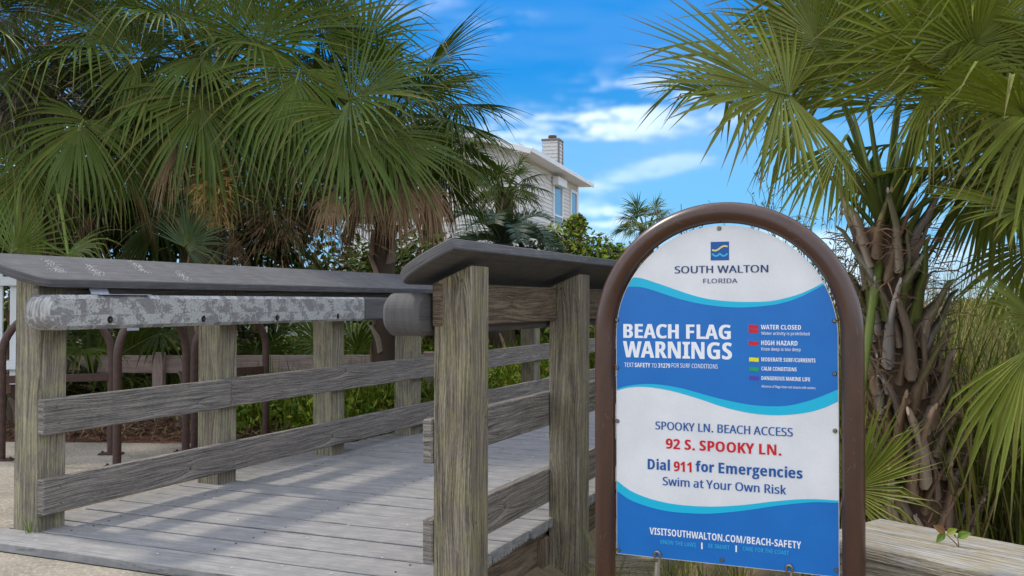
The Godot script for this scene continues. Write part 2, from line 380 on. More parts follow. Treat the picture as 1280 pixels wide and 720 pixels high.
# weathered plank: u along the grain (1024 px = 1.25 m), v across (256 px = 0.3 m)
func wood(seed_: int, dark: Color, light: Color, knots: int, contrast: float, stain: Color, stain_amount: float, rough := 0.9, rings := 26.0) -> StandardMaterial3D:
	var w := 1024
	var h := 256
	var rr := RandomNumberGenerator.new()
	rr.seed = seed_
	var warp := noise(seed_ + 1, 0.55, 2)
	var fib := noise(seed_ + 2, 1.0, 3)
	var blot := noise(seed_ + 3, 1.2, 4)
	var kn := []
	for k in knots:
		kn.append([rr.randf_range(0.05, 0.95), rr.randf_range(0.12, 0.88), rr.randf_range(0.035, 0.07)])
	var data := PackedByteArray()
	data.resize(w * h * 3)
	var hd := PackedByteArray()
	hd.resize(w * h)
	var at := 0
	for y in h:
		var v := float(y) / h
		var wv := minf(v, 1.0 - v) * 14.0      # fade so that the edges meet
		for x in w:
			var a := TAU * x / w
			var ca := cos(a); var sa := sin(a)
			var u := float(x) / w
			var d := v + 0.055 * warp.get_noise_3d(ca * 0.5, sa * 0.5, v * 1.3)
			var core := 0.0
			for k in kn:
				var du: float = (u - k[0])
				if du > 0.5: du -= 1.0
				elif du < -0.5: du += 1.0
				du *= 4.1
				var dv: float = v - k[1]
				var r2: float = du * du * 0.16 + dv * dv
				var kr: float = k[2]
				var q := exp(-r2 / (kr * kr * 2.4))
				d += q * kr * 1.1 * (1.0 if dv > 0.0 else -1.0) * clampf(absf(dv) * 30.0, 0.0, 1.0)
				var rc := sqrt(du * du * 0.8 + dv * dv)
				if rc < kr * 0.55: core = maxf(core, 1.0 - rc / (kr * 0.55))
			var ringv := clampf(0.5 + 0.9 * fib.get_noise_3d(ca * 0.35, sa * 0.35, d * rings), 0.0, 1.0)
			var f := fib.get_noise_3d(ca * 0.8, sa * 0.8, d * 95.0 + 31.0)
			var f2 := fib.get_noise_3d(ca * 6.0, sa * 6.0, d * 150.0)
			var val := 0.58 + (0.5 - ringv) * 0.42 * contrast + f * 0.5 * contrast + f2 * 0.3 * contrast
			var crack := clampf((-f - 0.34) * 5.0, 0.0, 1.0)
			val = val - crack * 0.35
			val = clampf(val, 0.0, 1.0)
			val = lerpf(val, 0.05, smoothstep(0.0, 0.7, core) * 0.75)
			var col := dark.lerp(light, val)
			var b := blot.get_noise_3d(ca * 1.4, sa * 1.4, v * 2.6)
			var st := clampf((b + 0.22 + f * 0.35) * 1.9, 0.0, 1.0) * stain_amount
			col = col.lerp(stain * (0.55 + 0.7 * val), st)
			data[at * 3] = int(clampf(col.r, 0, 1) * 255.0)
			data[at * 3 + 1] = int(clampf(col.g, 0, 1) * 255.0)
			data[at * 3 + 2] = int(clampf(col.b, 0, 1) * 255.0)
			hd[at] = int(clampf(val * 0.9 - crack * 0.3 + 0.05, 0, 1) * 255.0)
			at += 1
	var img := Image.create_from_data(w, h, false, Image.FORMAT_RGB8, data)
	var hi := Image.create_from_data(w, h, false, Image.FORMAT_L8, hd)
	hi.convert(Image.FORMAT_RGBA8)
	hi.bump_map_to_normal_map(1.3)
	var m := StandardMaterial3D.new()
	m.albedo_texture = ImageTexture.create_from_image(img)
	m.normal_enabled = true
	m.normal_texture = ImageTexture.create_from_image(hi)
	m.normal_scale = 1.0
	m.roughness = rough
	return m

# speckled mineral surface, tiled in world space
func grit(seed_: int, size: int, freq: float, lo: Color, hi: Color, fine: float, scale_: float, specks := 0.0, speck := Color.WHITE, rough := 0.95) -> StandardMaterial3D:
	var a := noise(seed_, freq, 5).get_seamless_image(size, size)
	var b := noise(seed_ + 5, 0.11, 3).get_seamless_image(size, size)
	var c := noise(seed_ + 9, 0.23, 2).get_seamless_image(size, size)
	a.convert(Image.FORMAT_L8); b.convert(Image.FORMAT_L8); c.convert(Image.FORMAT_L8)
	var da := a.get_data(); var db := b.get_data(); var dc := c.get_data()
	var data := PackedByteArray()
	data.resize(size * size * 3)
	var hd := PackedByteArray()
	hd.resize(size * size)
	for i in size * size:
		var va := da[i] / 255.0
		var vb := db[i] / 255.0
		var vc := dc[i] / 255.0
		var val := clampf(va * (1.0 - fine) + vb * fine * 0.55 + vc * fine * 0.45, 0, 1)
		val = clampf((val - 0.5) * 1.5 + 0.5, 0, 1)
		var col := lo.lerp(hi, val)
		if specks > 0.0 and vc > 1.0 - specks: col = col.lerp(speck, clampf((vc - 1.0 + specks) * 12.0, 0, 1))
		data[i * 3] = int(clampf(col.r, 0, 1) * 255.0)
		data[i * 3 + 1] = int(clampf(col.g, 0, 1) * 255.0)
		data[i * 3 + 2] = int(clampf(col.b, 0, 1) * 255.0)
		hd[i] = int(clampf(vb * 0.6 + vc * 0.4, 0, 1) * 255.0)
	var img := Image.create_from_data(size, size, false, Image.FORMAT_RGB8, data)
	var hi_ := Image.create_from_data(size, size, false, Image.FORMAT_L8, hd)
	hi_.convert(Image.FORMAT_RGBA8)
	hi_.bump_map_to_normal_map(1.6)
	var m := StandardMaterial3D.new()
	m.albedo_texture = ImageTexture.create_from_image(img)
	m.normal_enabled = true
	m.normal_texture = ImageTexture.create_from_image(hi_)
	m.roughness = rough
	m.uv1_triplanar = true
	m.uv1_world_triplanar = true
	m.uv1_scale = Vector3.ONE * scale_
	return m

# lichen patches with clear outlines on grey paint (the near grab rail)
func lichen() -> StandardMaterial3D:
	var w := 1024
	var h := 256
	var n1 := noise(71, 1.0, 4)
	var n2 := noise(77, 1.0, 3)
	var data := PackedByteArray()
	data.resize(w * h * 3)
	var at := 0
	var base := Color(0.50, 0.49, 0.49)
	var pale := Color(0.655, 0.66, 0.645)
	for y in h:
		for x in w:
			var a := TAU * x / w
			var p := Vector3(cos(a) * 2.0, sin(a) * 2.0, y * 0.0125)
			var v := n1.get_noise_3dv(p)
			var f := n2.get_noise_3dv(p * 7.0)
			var f3 := n2.get_noise_3d(cos(a) * 6.0, sin(a) * 6.0, y * 0.9)
			var k := smoothstep(-0.22, 0.16, v + f * 0.42 + f3 * 0.25)
			var col := base.lerp(pale, k)
			col = col * (1.0 + f * 0.12 + f3 * 0.10)
			data[at] = int(clampf(col.r, 0, 1) * 255.0)
			data[at + 1] = int(clampf(col.g, 0, 1) * 255.0)
			data[at + 2] = int(clampf(col.b, 0, 1) * 255.0)
			at += 3
	var m := StandardMaterial3D.new()
	m.albedo_texture = ImageTexture.create_from_image(Image.create_from_data(w, h, false, Image.FORMAT_RGB8, data))
	m.roughness = 0.85
	return m

# brown powder coat with fine pale scratches; u in metres along the pipe, v round it
func painted_pipe() -> StandardMaterial3D:
	var w := 1024
	var h := 256
	var img := Image.create(w, h, false, Image.FORMAT_RGB8)
	var n1 := noise(171, 0.02, 4)
	for y in h:
		for x in w:
			var a := TAU * y / h
			var f := n1.get_noise_3d(x * 0.35, cos(a) * 40.0, sin(a) * 40.0)
			img.set_pixel(x, y, Color(0.255, 0.15, 0.095) * (1.0 + 0.16 * f))
	var rr := RandomNumberGenerator.new()
	rr.seed = 172
	for k in 70:
		var x := rr.randf() * w
		var y := rr.randf() * h
		var d := Vector2(rr.randf_range(-1, 1), rr.randf_range(-0.6, 0.6)).normalized()
		var bend := rr.randf_range(-0.05, 0.05)
		var pale := rr.randf_range(0.15, 0.6)
		for s in int(rr.randf_range(4, 26)):
			d = d.rotated(bend)
			x += d.x; y += d.y
			var px := posmod(int(x), w); var py := posmod(int(y), h)
			img.set_pixel(px, py, img.get_pixel(px, py).lerp(Color(0.72, 0.64, 0.56), pale))
	var m := StandardMaterial3D.new()
	m.albedo_texture = ImageTexture.create_from_image(img)
	m.roughness = 0.34
	m.clearcoat_enabled = true
	m.clearcoat = 0.4
	m.clearcoat_roughness = 0.25
	return m

func leafmat(rough := 0.5, back := 0.35) -> StandardMaterial3D:
	var m := StandardMaterial3D.new()
	m.vertex_color_use_as_albedo = true
	m.roughness = rough
	m.cull_mode = BaseMaterial3D.CULL_DISABLED
	m.backlight_enabled = back > 0.0
	m.metallic_specular = 0.32
	m.backlight = sc(0.45 * back, 0.62 * back, 0.12 * back)
	return m

func make_materials() -> void:
	M.post = wood(11, Color(0.24, 0.215, 0.18), Color(0.625, 0.585, 0.52), 3, 1.1, Color(0.55, 0.53, 0.36), 0.42)
	M.post_algae = wood(17, Color(0.26, 0.235, 0.195), Color(0.655, 0.615, 0.545), 1, 1.0, Color(0.60, 0.60, 0.44), 0.45)
	M.rail = wood(23, Color(0.24, 0.22, 0.205), Color(0.63, 0.60, 0.57), 3, 1.0, Color(0.55, 0.52, 0.46), 0.3)
	M.rail_b = wood(24, Color(0.23, 0.215, 0.20), Color(0.62, 0.595, 0.565), 2, 1.05, Color(0.54, 0.52, 0.47), 0.35)
	M.post_b = wood(13, Color(0.24, 0.215, 0.18), Color(0.62, 0.58, 0.51), 2, 1.1, Color(0.54, 0.52, 0.37), 0.38)
	M.brown = wood(29, Color(0.20, 0.16, 0.125), Color(0.56, 0.49, 0.405), 3, 1.15, Color(0.36, 0.33, 0.29), 0.3, 0.9, 18.0)
	M.cap = wood(37, Color(0.26, 0.258, 0.262), Color(0.405, 0.40, 0.405), 0, 0.75, Color(0.43, 0.43, 0.43), 0.4, 0.8, 30.0)
	M.deck = wood(41, Color(0.40, 0.40, 0.40), Color(0.60, 0.598, 0.595), 1, 0.5, Color(0.63, 0.62, 0.61), 0.5, 0.85, 20.0)
	M.pink = wood(53, Color(0.54, 0.455, 0.415), Color(0.85, 0.76, 0.715), 3, 0.7, Color(0.62, 0.57, 0.55), 0.4)
	M.timber = wood(59, Color(0.36, 0.33, 0.28), Color(0.72, 0.69, 0.60), 2, 1.0, Color(0.58, 0.585, 0.59), 0.6)
	M.grab = wood(83, Color(0.24, 0.235, 0.235), Color(0.40, 0.39, 0.385), 0, 0.35, Color(0.36, 0.36, 0.36), 0.4, 0.8, 14.0)
	M.lichen = lichen()
	M.concrete = grit(101, 512, 0.006, Color(0.44, 0.41, 0.365), Color(0.67, 0.64, 0.58), 0.55, 0.45, 0.25, Color(0.78, 0.76, 0.70))
	M.soil = grit(111, 512, 0.008, Color(0.20, 0.15, 0.11), Color(0.46, 0.37, 0.28), 0.6, 0.5)
	M.mulch = grit(121, 512, 0.01, Color(0.22, 0.12, 0.075), Color(0.52, 0.33, 0.22), 0.75, 0.8)
	M.sand = grit(131, 512, 0.006, Color(0.42, 0.37, 0.29), Color(0.62, 0.56, 0.46), 0.5, 0.3)
	M.frame = painted_pipe()
	M.rack = grit(141, 256, 0.03, Color(0.20, 0.13, 0.105), Color(0.33, 0.23, 0.19), 0.4, 3.0, 0.0, Color.WHITE, 0.55)
	M.panel = grit(151, 512, 0.008, Color(0.84, 0.85, 0.865), Color(0.905, 0.91, 0.92), 0.35, 1.3, 0.0, Color.WHITE, 0.32)
	M.panel.normal_enabled = false
	M.ink_blue = grit(157, 512, 0.008, Color(0.0, 0.41, 0.735), Color(0.03, 0.45, 0.77), 0.35, 1.3, 0.12, Color(0.10, 0.48, 0.78), 0.32)
	M.ink_blue.normal_enabled = false
	M.ink_cyan = mat(Color(0.0, 0.72, 0.86), 0.35)
	M.ink_white = mat(Color(0.93, 0.94, 0.95), 0.4)
	M.ink_text = mat(Color(0.0, 0.33, 0.62), 0.4)
	M.ink_navy = mat(Color(0.06, 0.22, 0.42), 0.4)
	M.ink_red = mat(Color(0.80, 0.04, 0.12), 0.4)
	M.ink_sky = mat(Color(0.20, 0.72, 0.90), 0.4)
	M.ink_yellow = mat(Color(0.90, 0.86, 0.10), 0.4)
	M.ink_green = mat(Color(0.02, 0.60, 0.42), 0.4)
	M.ink_purple = mat(Color(0.28, 0.24, 0.66), 0.4)
	M.ink_sand = mat(Color(0.90, 0.83, 0.52), 0.4)
	M.steel = mat(Color(0.62, 0.60, 0.56), 0.35, 0.9)
	M.tape = mat(Color(0.66, 0.67, 0.70), 0.4, 0.3)
	M.black = mat(Color(0.10, 0.095, 0.09), 0.9)
	M.bolt = mat(Color(0.36, 0.32, 0.27), 0.6, 0.6)
	M.leaf = leafmat(0.42, 0.45)
	M.dry = leafmat(0.85, 0.12)
	M.bark = leafmat(0.95, 0.0)
	M.grass = leafmat(0.6, 0.4)
	M.siding = mat(Color(0.80, 0.795, 0.78), 0.7)
	M.trim = mat(Color(0.86, 0.87, 0.88), 0.6)
	M.roof = mat(Color(0.48, 0.47, 0.47), 0.9)
	M.glass = mat(Color(0.42, 0.52, 0.62), 0.06)
	M.glass.metallic_specular = 0.9
	M.brickred = mat(Color(0.40, 0.27, 0.21), 0.9)
	M.picket = mat(Color(0.80, 0.82, 0.83), 0.6)
	M.dropping = mat(Color(0.80, 0.80, 0.80), 0.9)

# ------------------------------------------------------------------ sky
func make_sky() -> Sky:
	var w := 2048
	var h := 1024
	var img := Image.create(w, h, false, Image.FORMAT_RGBF)
	img.fill(Color(0.30, 0.29, 0.26))
	var n1 := noise(5, 1.0, 5)
	var n2 := noise(6, 1.0, 6)
	var n3 := noise(8, 1.0, 5)
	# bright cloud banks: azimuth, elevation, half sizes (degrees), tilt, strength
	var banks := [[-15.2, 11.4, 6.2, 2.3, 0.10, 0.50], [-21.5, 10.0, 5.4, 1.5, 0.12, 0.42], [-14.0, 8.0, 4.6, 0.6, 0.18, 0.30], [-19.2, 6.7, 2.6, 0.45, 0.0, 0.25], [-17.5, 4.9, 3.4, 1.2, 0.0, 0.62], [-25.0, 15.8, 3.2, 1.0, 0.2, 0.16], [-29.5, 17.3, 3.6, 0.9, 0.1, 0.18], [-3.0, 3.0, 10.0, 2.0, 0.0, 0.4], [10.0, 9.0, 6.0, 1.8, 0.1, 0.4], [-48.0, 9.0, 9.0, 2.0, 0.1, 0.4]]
	for y in h:
		var el := PI * 0.5 - PI * (y + 0.5) / h
		if el < -0.06: continue
		var se := sin(el); var ce := cos(el)
		var k := clampf(se, 0.0, 1.0)
		var top := Color(0.006, 0.115, 0.40)
		var mid := Color(0.007, 0.195, 0.555)
		var low := Color(0.11, 0.365, 0.60)
		var hz := Color(0.36, 0.51, 0.62)
		var sky := hz.lerp(low, smoothstep(0.0, 0.075, k))
		sky = sky.lerp(mid, smoothstep(0.06, 0.27, k))
		sky = sky.lerp(top, smoothstep(0.22, 0.9, k))
		var eld := rad_to_deg(el)
		for x in w:
			var az := wrapf(TAU * ((x + 0.5) / w), -PI, PI)      # the left edge of the picture looks along -z
			var azd := rad_to_deg(az)
			var d := Vector3(sin(az) * ce, se, -cos(az) * ce)
			var sy := d.y * 5.5
			var q := n1.get_noise_3d(d.x * 3.0, sy * 2.4, d.z * 3.0)
			var f := n2.get_noise_3d(d.x * 9.0, sy * 8.0, d.z * 9.0)
			var f3 := n3.get_noise_3d(d.x * 34.0 + f * 1.5, sy * 22.0, d.z * 34.0)
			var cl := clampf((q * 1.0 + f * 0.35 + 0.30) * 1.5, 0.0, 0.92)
			# a wide clear window in view; unseen cloud round it added as fill light
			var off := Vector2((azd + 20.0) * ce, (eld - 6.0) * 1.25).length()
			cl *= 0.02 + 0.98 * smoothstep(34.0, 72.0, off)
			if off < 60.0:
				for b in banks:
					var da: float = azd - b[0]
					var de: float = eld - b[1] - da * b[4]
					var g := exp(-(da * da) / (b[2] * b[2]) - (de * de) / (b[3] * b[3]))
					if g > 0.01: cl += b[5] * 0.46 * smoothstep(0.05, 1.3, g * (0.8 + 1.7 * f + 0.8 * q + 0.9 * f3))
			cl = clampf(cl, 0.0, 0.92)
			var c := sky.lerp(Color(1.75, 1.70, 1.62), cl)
			img.set_pixel(x, y, c)
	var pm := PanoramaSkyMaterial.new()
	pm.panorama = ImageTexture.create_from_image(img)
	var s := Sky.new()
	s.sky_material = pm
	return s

# ------------------------------------------------------------------ setting
func terrain_h(x: float, z: float) -> float:
	var right := smoothstep(-1.75, -1.35, x)
	var hgt := lerpf(-0.09, -0.32, right)
	# low dune behind the sign and beside the walk
	hgt += right * 0.75 * smoothstep(-5.0, -14.0, z) * smoothstep(-1.2, 3.0, x)
	hgt += (1.0 - right) * 0.12 * smoothstep(-6.0, -12.0, z)
	return hgt

func make_ground() -> void:
	var cs := PackedFloat32Array()
	for k in range(-40, 41):
		var t := k / 40.0
		cs.append(signf(t) * (absf(t) * 14.0 + pow(absf(t), 5.0) * 900.0))
	var mb := MB.new()
	var n1 := noise(301, 0.6, 4)
	var H := func(x: float, z: float) -> Vector3:
		return Vector3(x, terrain_h(x, z) + 0.03 * n1.get_noise_2d(x, z), z)
	for i in cs.size() - 1:
		for j in cs.size() - 1:
			var a: Vector3 = H.call(cs[i] - 2.0, cs[j] - 6.0)
			var b: Vector3 = H.call(cs[i + 1] - 2.0, cs[j] - 6.0)
			var d: Vector3 = H.call(cs[i + 1] - 2.0, cs[j + 1] - 6.0)
			var e: Vector3 = H.call(cs[i] - 2.0, cs[j + 1] - 6.0)
			var nn := (b - a).cross(e - a).normalized()
			if nn.y < 0.0: nn = -nn
			mb.quad(a, b, d, e, nn)
	var g := put("ground", mb.mesh(), M.sand, self)
	g.set_meta("kind", "structure")
	# concrete pad in front of the walk and under the bicycle racks
	mb = MB.new()
	var pad := PackedVector2Array([Vector2(-11, 4), Vector2(-1.62, 4), Vector2(-1.62, -2.735), Vector2(-3.62, -2.735), Vector2(-3.62, -5.95), Vector2(-4.35, -5.5), Vector2(-6.0, -4.9), Vector2(-8.0, -4.3), Vector2(-11, -3.6)])
	slab(mb, pad, -0.14, -0.006, Transform3D(), 0.006)
	var pv := put("concrete_pavement", mb.mesh(), M.concrete, self)
	tag(pv, "", "", "", "structure")
	# strip of sandy concrete along the walk's edge
	mb = MB.new()
	bbox(mb, Vector3(-3.70, -0.055, -9.0), Vector3(0.16, 0.11, 6.0), 0.006)
	var st := put("concrete_kerb", mb.mesh(), M.concrete, self)
	tag(st, "", "", "", "structure")
	# bark mulch bed under the palms
	mb = MB.new()
	var bed := PackedVector2Array()
	for p in [Vector2(-11, -3.55), Vector2(-8.0, -4.25), Vector2(-6.0, -4.85), Vector2(-4.35, -5.45), Vector2(-4.1, -6.2), Vector2(-4.6, -7.4), Vector2(-5.4, -9.6), Vector2(-8, -11), Vector2(-12, -9)]: bed.append(p)
	slab(mb, bed, -0.08, -0.03, Transform3D(), 0.02)
	var mu := put("mulch_bed", mb.mesh(), M.mulch, self)
	tag(mu, "", "", "", "structure")

func make_boardwalk() -> void:
	var walk := thing("boardwalk", Vector3(-2.5, 0, -2.75), "weathered grey boardwalk deck between two wooden railings", "", "", "structure")
	# ribbed planks: three variants, the ribs are cut along the underside
	var x0 := -3.60
	var x1 := -1.528
	var meshes := []
	for variant in 5:
		var mb := MB.new()
		var wd := 0.1835
		var prof := PackedVector2Array([Vector2(-wd / 2, 0.0), Vector2(-wd / 2 + 0.004, 0.004), Vector2(wd / 2 - 0.004, 0.004), Vector2(wd / 2, 0.0)])
		prof[0].y = -0.004; prof[3].y = -0.004
		prof[1].y = 0.0; prof[2].y = 0.0
		prof.append(Vector2(wd / 2, -0.034))
		var nr := 6
		for k in nr:
			var xa := wd / 2 - wd * (k + 0.28) / nr
			var xb := wd / 2 - wd * (k + 0.50) / nr
			var xc := wd / 2 - wd * (k + 0.72) / nr
			prof.append(Vector2(xa, -0.040)); prof.append(Vector2(xb, -0.026)); prof.append(Vector2(xc, -0.040))
		prof.append(Vector2(-wd / 2, -0.034))
		var ou := rng.randf() * 5.0
		var ov := rng.randf() * 5.0
		var len := x1 - x0 + rng.randf_range(-0.012, 0.012)
		var cnt := prof.size()
		for i in cnt:
			var a := prof[i]; var b := prof[(i + 1) % cnt]
			var e := b - a
			var nn := Vector3(0, e.x, -e.y).normalized()
			if i < 3 and nn.y < -0.1: nn = -nn
			if i == 1: nn = Vector3.UP
			var u0 := ou; var u1 := ou + len / 1.25
			mb.quad(Vector3(0, a.y, a.x), Vector3(len, a.y, a.x), Vector3(len, b.y, b.x), Vector3(0, b.y, b.x), nn, Vector2(u0, a.x / 0.3 + ov), Vector2(u1, a.x / 0.3 + ov), Vector2(u1, b.x / 0.3 + ov + absf(e.y)), Vector2(u0, b.x / 0.3 + ov + absf(e.y)))
		var idx := Geometry2D.triangulate_polygon(prof)
		for k in range(0, idx.size(), 3):
			for s in [0, 1]:
				var xx: float = len * s
				var a := prof[idx[k]]; var b := prof[idx[k + 1]]; var d := prof[idx[k + 2]]
				mb.tri(Vector3(xx, a.y, a.x), Vector3(xx, b.y, b.x), Vector3(xx, d.y, d.x), Vector3(1 if s == 1 else -1, 0, 0), a * 3.0, b * 3.0, d * 3.0)
		meshes.append(mb.mesh())
	var z := -2.735 - 0.0965
	var k := 0
	while z > -13.0:
		var p := put("plank", meshes[rng.randi() % 5], M.deck, walk, Vector3(x0 + 2.5 + rng.randf_range(-0.006, 0.006), DECK + rng.randf_range(-0.0015, 0.0015), z + 2.75))
		p.rotation.y = rng.randf_range(-0.0015, 0.0015)
		if k > 0 and z > -8.0:
			for xs in [-3.30, -2.52, -1.72]:
				for s in [-0.055, 0.05]:
					var nail := put("nail", nail_mesh(), M.bolt, walk, Vector3(xs + 2.5 + rng.randf_range(-0.02, 0.02), DECK + 0.0008, z + s + 2.75 + rng.randf_range(-0.012, 0.012)))
					nail.rotation.y = rng.randf()
		z -= 0.2045
		k += 1
	# flecks of dried shell and paper trodden onto the boards
	var fl := MB.new()
	for i in 150:
		var p := Vector3(rng.randf_range(-3.4, -1.65), DECK + 0.0022, rng.randf_range(-7.0, -2.8))
		var r := rng.randf_range(0.003, 0.011)
		var a0 := rng.randf() * TAU
		for j in 3:
			fl.tri(p, p + Vector3(cos(a0 + j), 0, sin(a0 + j)) * r * rng.randf_range(0.5, 1.3), p + Vector3(cos(a0 + j + 1.0), 0, sin(a0 + j + 1.0)) * r * rng.randf_range(0.5, 1.3), Vector3.UP)
	putw("fleck", fl, M.dropping, walk).set_meta("kind", "stuff")
	for xs in [-1.587, -2.52, -3.56]:
		var mb := MB.new()
		bbox(mb, Vector3(xs, -0.135, -7.86), Vector3(0.042, 0.245, 10.1), 0.004)
		putw("joist", mb, M.brown, walk)
	for zz in POST_Z_R:
		if zz > -4.0: continue
		var mb := MB.new()
		bbox(mb, Vector3(-1.605 + 0.035, -0.20, zz + 0.05), Vector3(0.05, 0.30, 0.09), 0.004)
		putw("blocking", mb, M.brown, walk)

var _nail: Mesh
func nail_mesh() -> Mesh:
	if _nail == null:
		var mb := MB.new()
		tube(mb, PackedVector3Array([Vector3(0, -0.003, 0), Vector3(0, 0.0008, 0)]), PackedFloat32Array([0.0042, 0.0042]), 6)
		_nail = mb.mesh()
	return _nail

func droppings(parent: Node3D, xf: Transform3D, seed_: int) -> void:
	# dried white splashes on the cap: many thin flakes
	var rr := RandomNumberGenerator.new()
	rr.seed = seed_
	var mb := MB.new()
	for k in 170:
		var t := pow(rr.randf(), 0.8)
		var p := Vector3((t - 0.5) * 0.19 + rr.randfn(0.0, 0.014), 0.0012, (t - 0.5) * 0.06 + rr.randfn(0.0, 0.022))
		var r := pow(rr.randf(), 2.0) * 0.0042 + 0.0007
		var a0 := rr.randf() * TAU
		var q := []
		for j in 5: q.append(xf * (p + Vector3(cos(a0 + j * TAU / 5) * r * rr.randf_range(0.6, 1.2), 0, sin(a0 + j * TAU / 5) * r * rr.randf_range(0.6, 1.2))))
		for j in range(1, 4): mb.tri(q[0], q[j], q[j + 1], xf.basis.y.normalized())
	putw("dropping_stain", mb, M.dropping, parent).set_meta("kind", "stuff")

func make_railing(left: bool) -> void:
	var zs: Array = POST_Z_L if left else POST_Z_R
	var xin := XL if left else XR                       # inner face
	var out := -1.0 if left else 1.0                    # outward direction
	var r := thing("railing", Vector3(xin, 0, -2.925), "weathered wooden railing with grab rail on the bicycle rack side of the boardwalk" if left else "weathered wooden railing with sloping cap beside the arched sign", "railing", "boardwalk railings")
	var slope := 0.42 * out
	for i in zs.size():
		var zf: float = zs[i]
		var mb := MB.new()
		var tall := 1.075 + 0.42
		var lean := Basis(Vector3(0, 0, 1), rng.randf_range(-0.006, 0.006))
		bbox(mb, Vector3(xin + out * POST * 0.5, 1.083 - tall * 0.5, zf - POST * 0.5), Vector3(POST, tall, POST), 0.005, lean, slope)
		putw("post", mb, (M.post_algae if left else (M.post if i % 2 == 0 else M.post_b)), r)
	# boards: [y bottom, y top, joints]
	var ends := [zs[0], -12.0]
	for row in 3:
		var y0: float = [0.097, 0.435, 0.905][row]
		var y1: float = [0.247, 0.585, 1.052][row]
		var cuts := [zs[0] + (0.006 if row < 2 else 0.005)]
		if left:
			if row == 1: cuts.append(-4.095)
			if row == 0: cuts.append(zs[4] - 0.07)
			if row == 1: cuts.append(zs[5] - 0.07)
			if row == 2: cuts.append(zs[3] - 0.07)
		else:
			cuts.append(zs[2 + row % 2] - 0.07)
			cuts.append(zs[5 + row % 2] - 0.07)
		cuts.append(-12.0)
		for k in cuts.size() - 1:
			var za: float = cuts[k] - (0.0 if k == 0 else 0.0025)
			var zb: float = cuts[k + 1]
			var xc := xin - out * 0.0195
			var th := 0.038
			if row == 2: xc = xin + out * 0.0165
			var mb := MB.new()
			bbox(mb, Vector3(xc, (y0 + y1) * 0.5 + rng.randf_range(-0.003, 0.003), (za + zb) * 0.5), Vector3(th, y1 - y0, za - zb), 0.004)
			var m2: StandardMaterial3D = M.rail if (row + k) % 2 == 0 else M.rail_b
			if not left and row == 2: m2 = M.brown
			putw("rail_board", mb, m2, r)
			# nail heads at the posts
			if row < 2:
				for zp in zs:
					if zp - 0.07 < za and zp - 0.07 > zb and zp > -7.0:
						for yy in [y0 + 0.04, y1 - 0.04]:
							var nl := put("nail", nail_mesh(), M.bolt, r, Vector3(xin - out * 0.0388 - r.position.x, yy, zp - 0.07 + rng.randf_range(-0.03, 0.03) - r.position.z))
							nl.rotation.z = PI / 2 * out
	# sloping cap with a rounded inner corner
	var xi := xin - out * 0.094                          # inner edge
	var ang := atan(0.42)
	var w := 0.288
	var joints := [-2.745, -6.42, -9.8, -12.1]
	for k in 3:
		var poly := PackedVector2Array()
		if k == 0:
			# near end: quarter ellipse from the outer corner to the inner edge
			for j in 13:
				var a := PI * 0.5 * j / 12.0
				poly.append(Vector2(w * (1.0 - sin(a)), joints[0] - 0.17 * (1.0 - cos(a))))
		else:
			poly.append(Vector2(w, joints[k] - 0.002))
			poly.append(Vector2(0, joints[k] - 0.002))
		poly.append(Vector2(0, joints[k + 1]))
		poly.append(Vector2(w, joints[k + 1]))
		# local x runs from the inner edge outwards and up
		var bas := Basis(Vector3(out * cos(ang), sin(ang), 0), Vector3(-out * sin(ang), cos(ang), 0), Vector3(0, 0, 1))
		var xf := Transform3D(bas, Vector3(xi, 1.047, 0))
		var mb := MB.new()
		slab(mb, poly, 0.0, 0.038, xf, 0.004)
		var cap := putw("cap_board", mb, M.cap, r)
		if k == 0:
			var spots := [[-3.03, 0.15, 1], [-3.22, 0.12, 2], [-3.75, 0.10, 3], [-3.55, 0.2, 4]] if left else [[-3.62, 0.27, 5]]
			for s in spots:
				droppings(cap, xf * Transform3D(Basis(Vector3.UP, PI + 0.75 if left else 1.2).scaled(Vector3.ONE * (0.8 if left else 0.55)), Vector3(s[1], 0.038, s[0])), s[2])
	# grab rail: thick, rounded near end
	var cutsh := [-2.83, -5.235, -8.6, -12.0]
	for k in 3:
		var hgt := 0.146
		var rad := 0.064
		var poly := PackedVector2Array()
		var yb := 0.872
		var xa := 0.0
		if k == 0:
			for j in 9:
				var a := PI * 0.5 * j / 8.0
				poly.append(Vector2(yb + rad * (1.0 - sin(a)), cutsh[0] - rad * (1.0 - cos(a))))
			poly.reverse()
			# so far: from the bottom edge round to the foremost point; now on to the top edge
			for j in 9:
				var a := PI * 0.5 * j / 8.0
				poly.append(Vector2(yb + hgt - rad * (1.0 - sin(a)), cutsh[0] - rad * (1.0 - cos(a))))
		else:
			poly.append(Vector2(yb, cutsh[k] - 0.002)); poly.append(Vector2(yb + hgt, cutsh[k] - 0.002))
		poly.append(Vector2(yb + hgt, cutsh[k + 1])); poly.append(Vector2(yb, cutsh[k + 1]))
		var clean := PackedVector2Array()
		for q in poly:
			if clean.is_empty() or clean[clean.size() - 1].distance_to(q) > 0.001: clean.append(q)
		# slab() makes (x, z) outlines thick in y: carry y -> across, x -> up
		var bas := Basis(Vector3(0, 1, 0), Vector3(-out, 0, 0), Vector3(0, 0, 1))
		var xf := Transform3D(bas, Vector3(xin - out * 0.012, 0, 0))
		var mb := MB.new()
		slab(mb, clean, 0.0, 0.14, xf, 0.017)
		var hr := putw("handrail", mb, (M.lichen if left and k == 0 else M.grab), r)
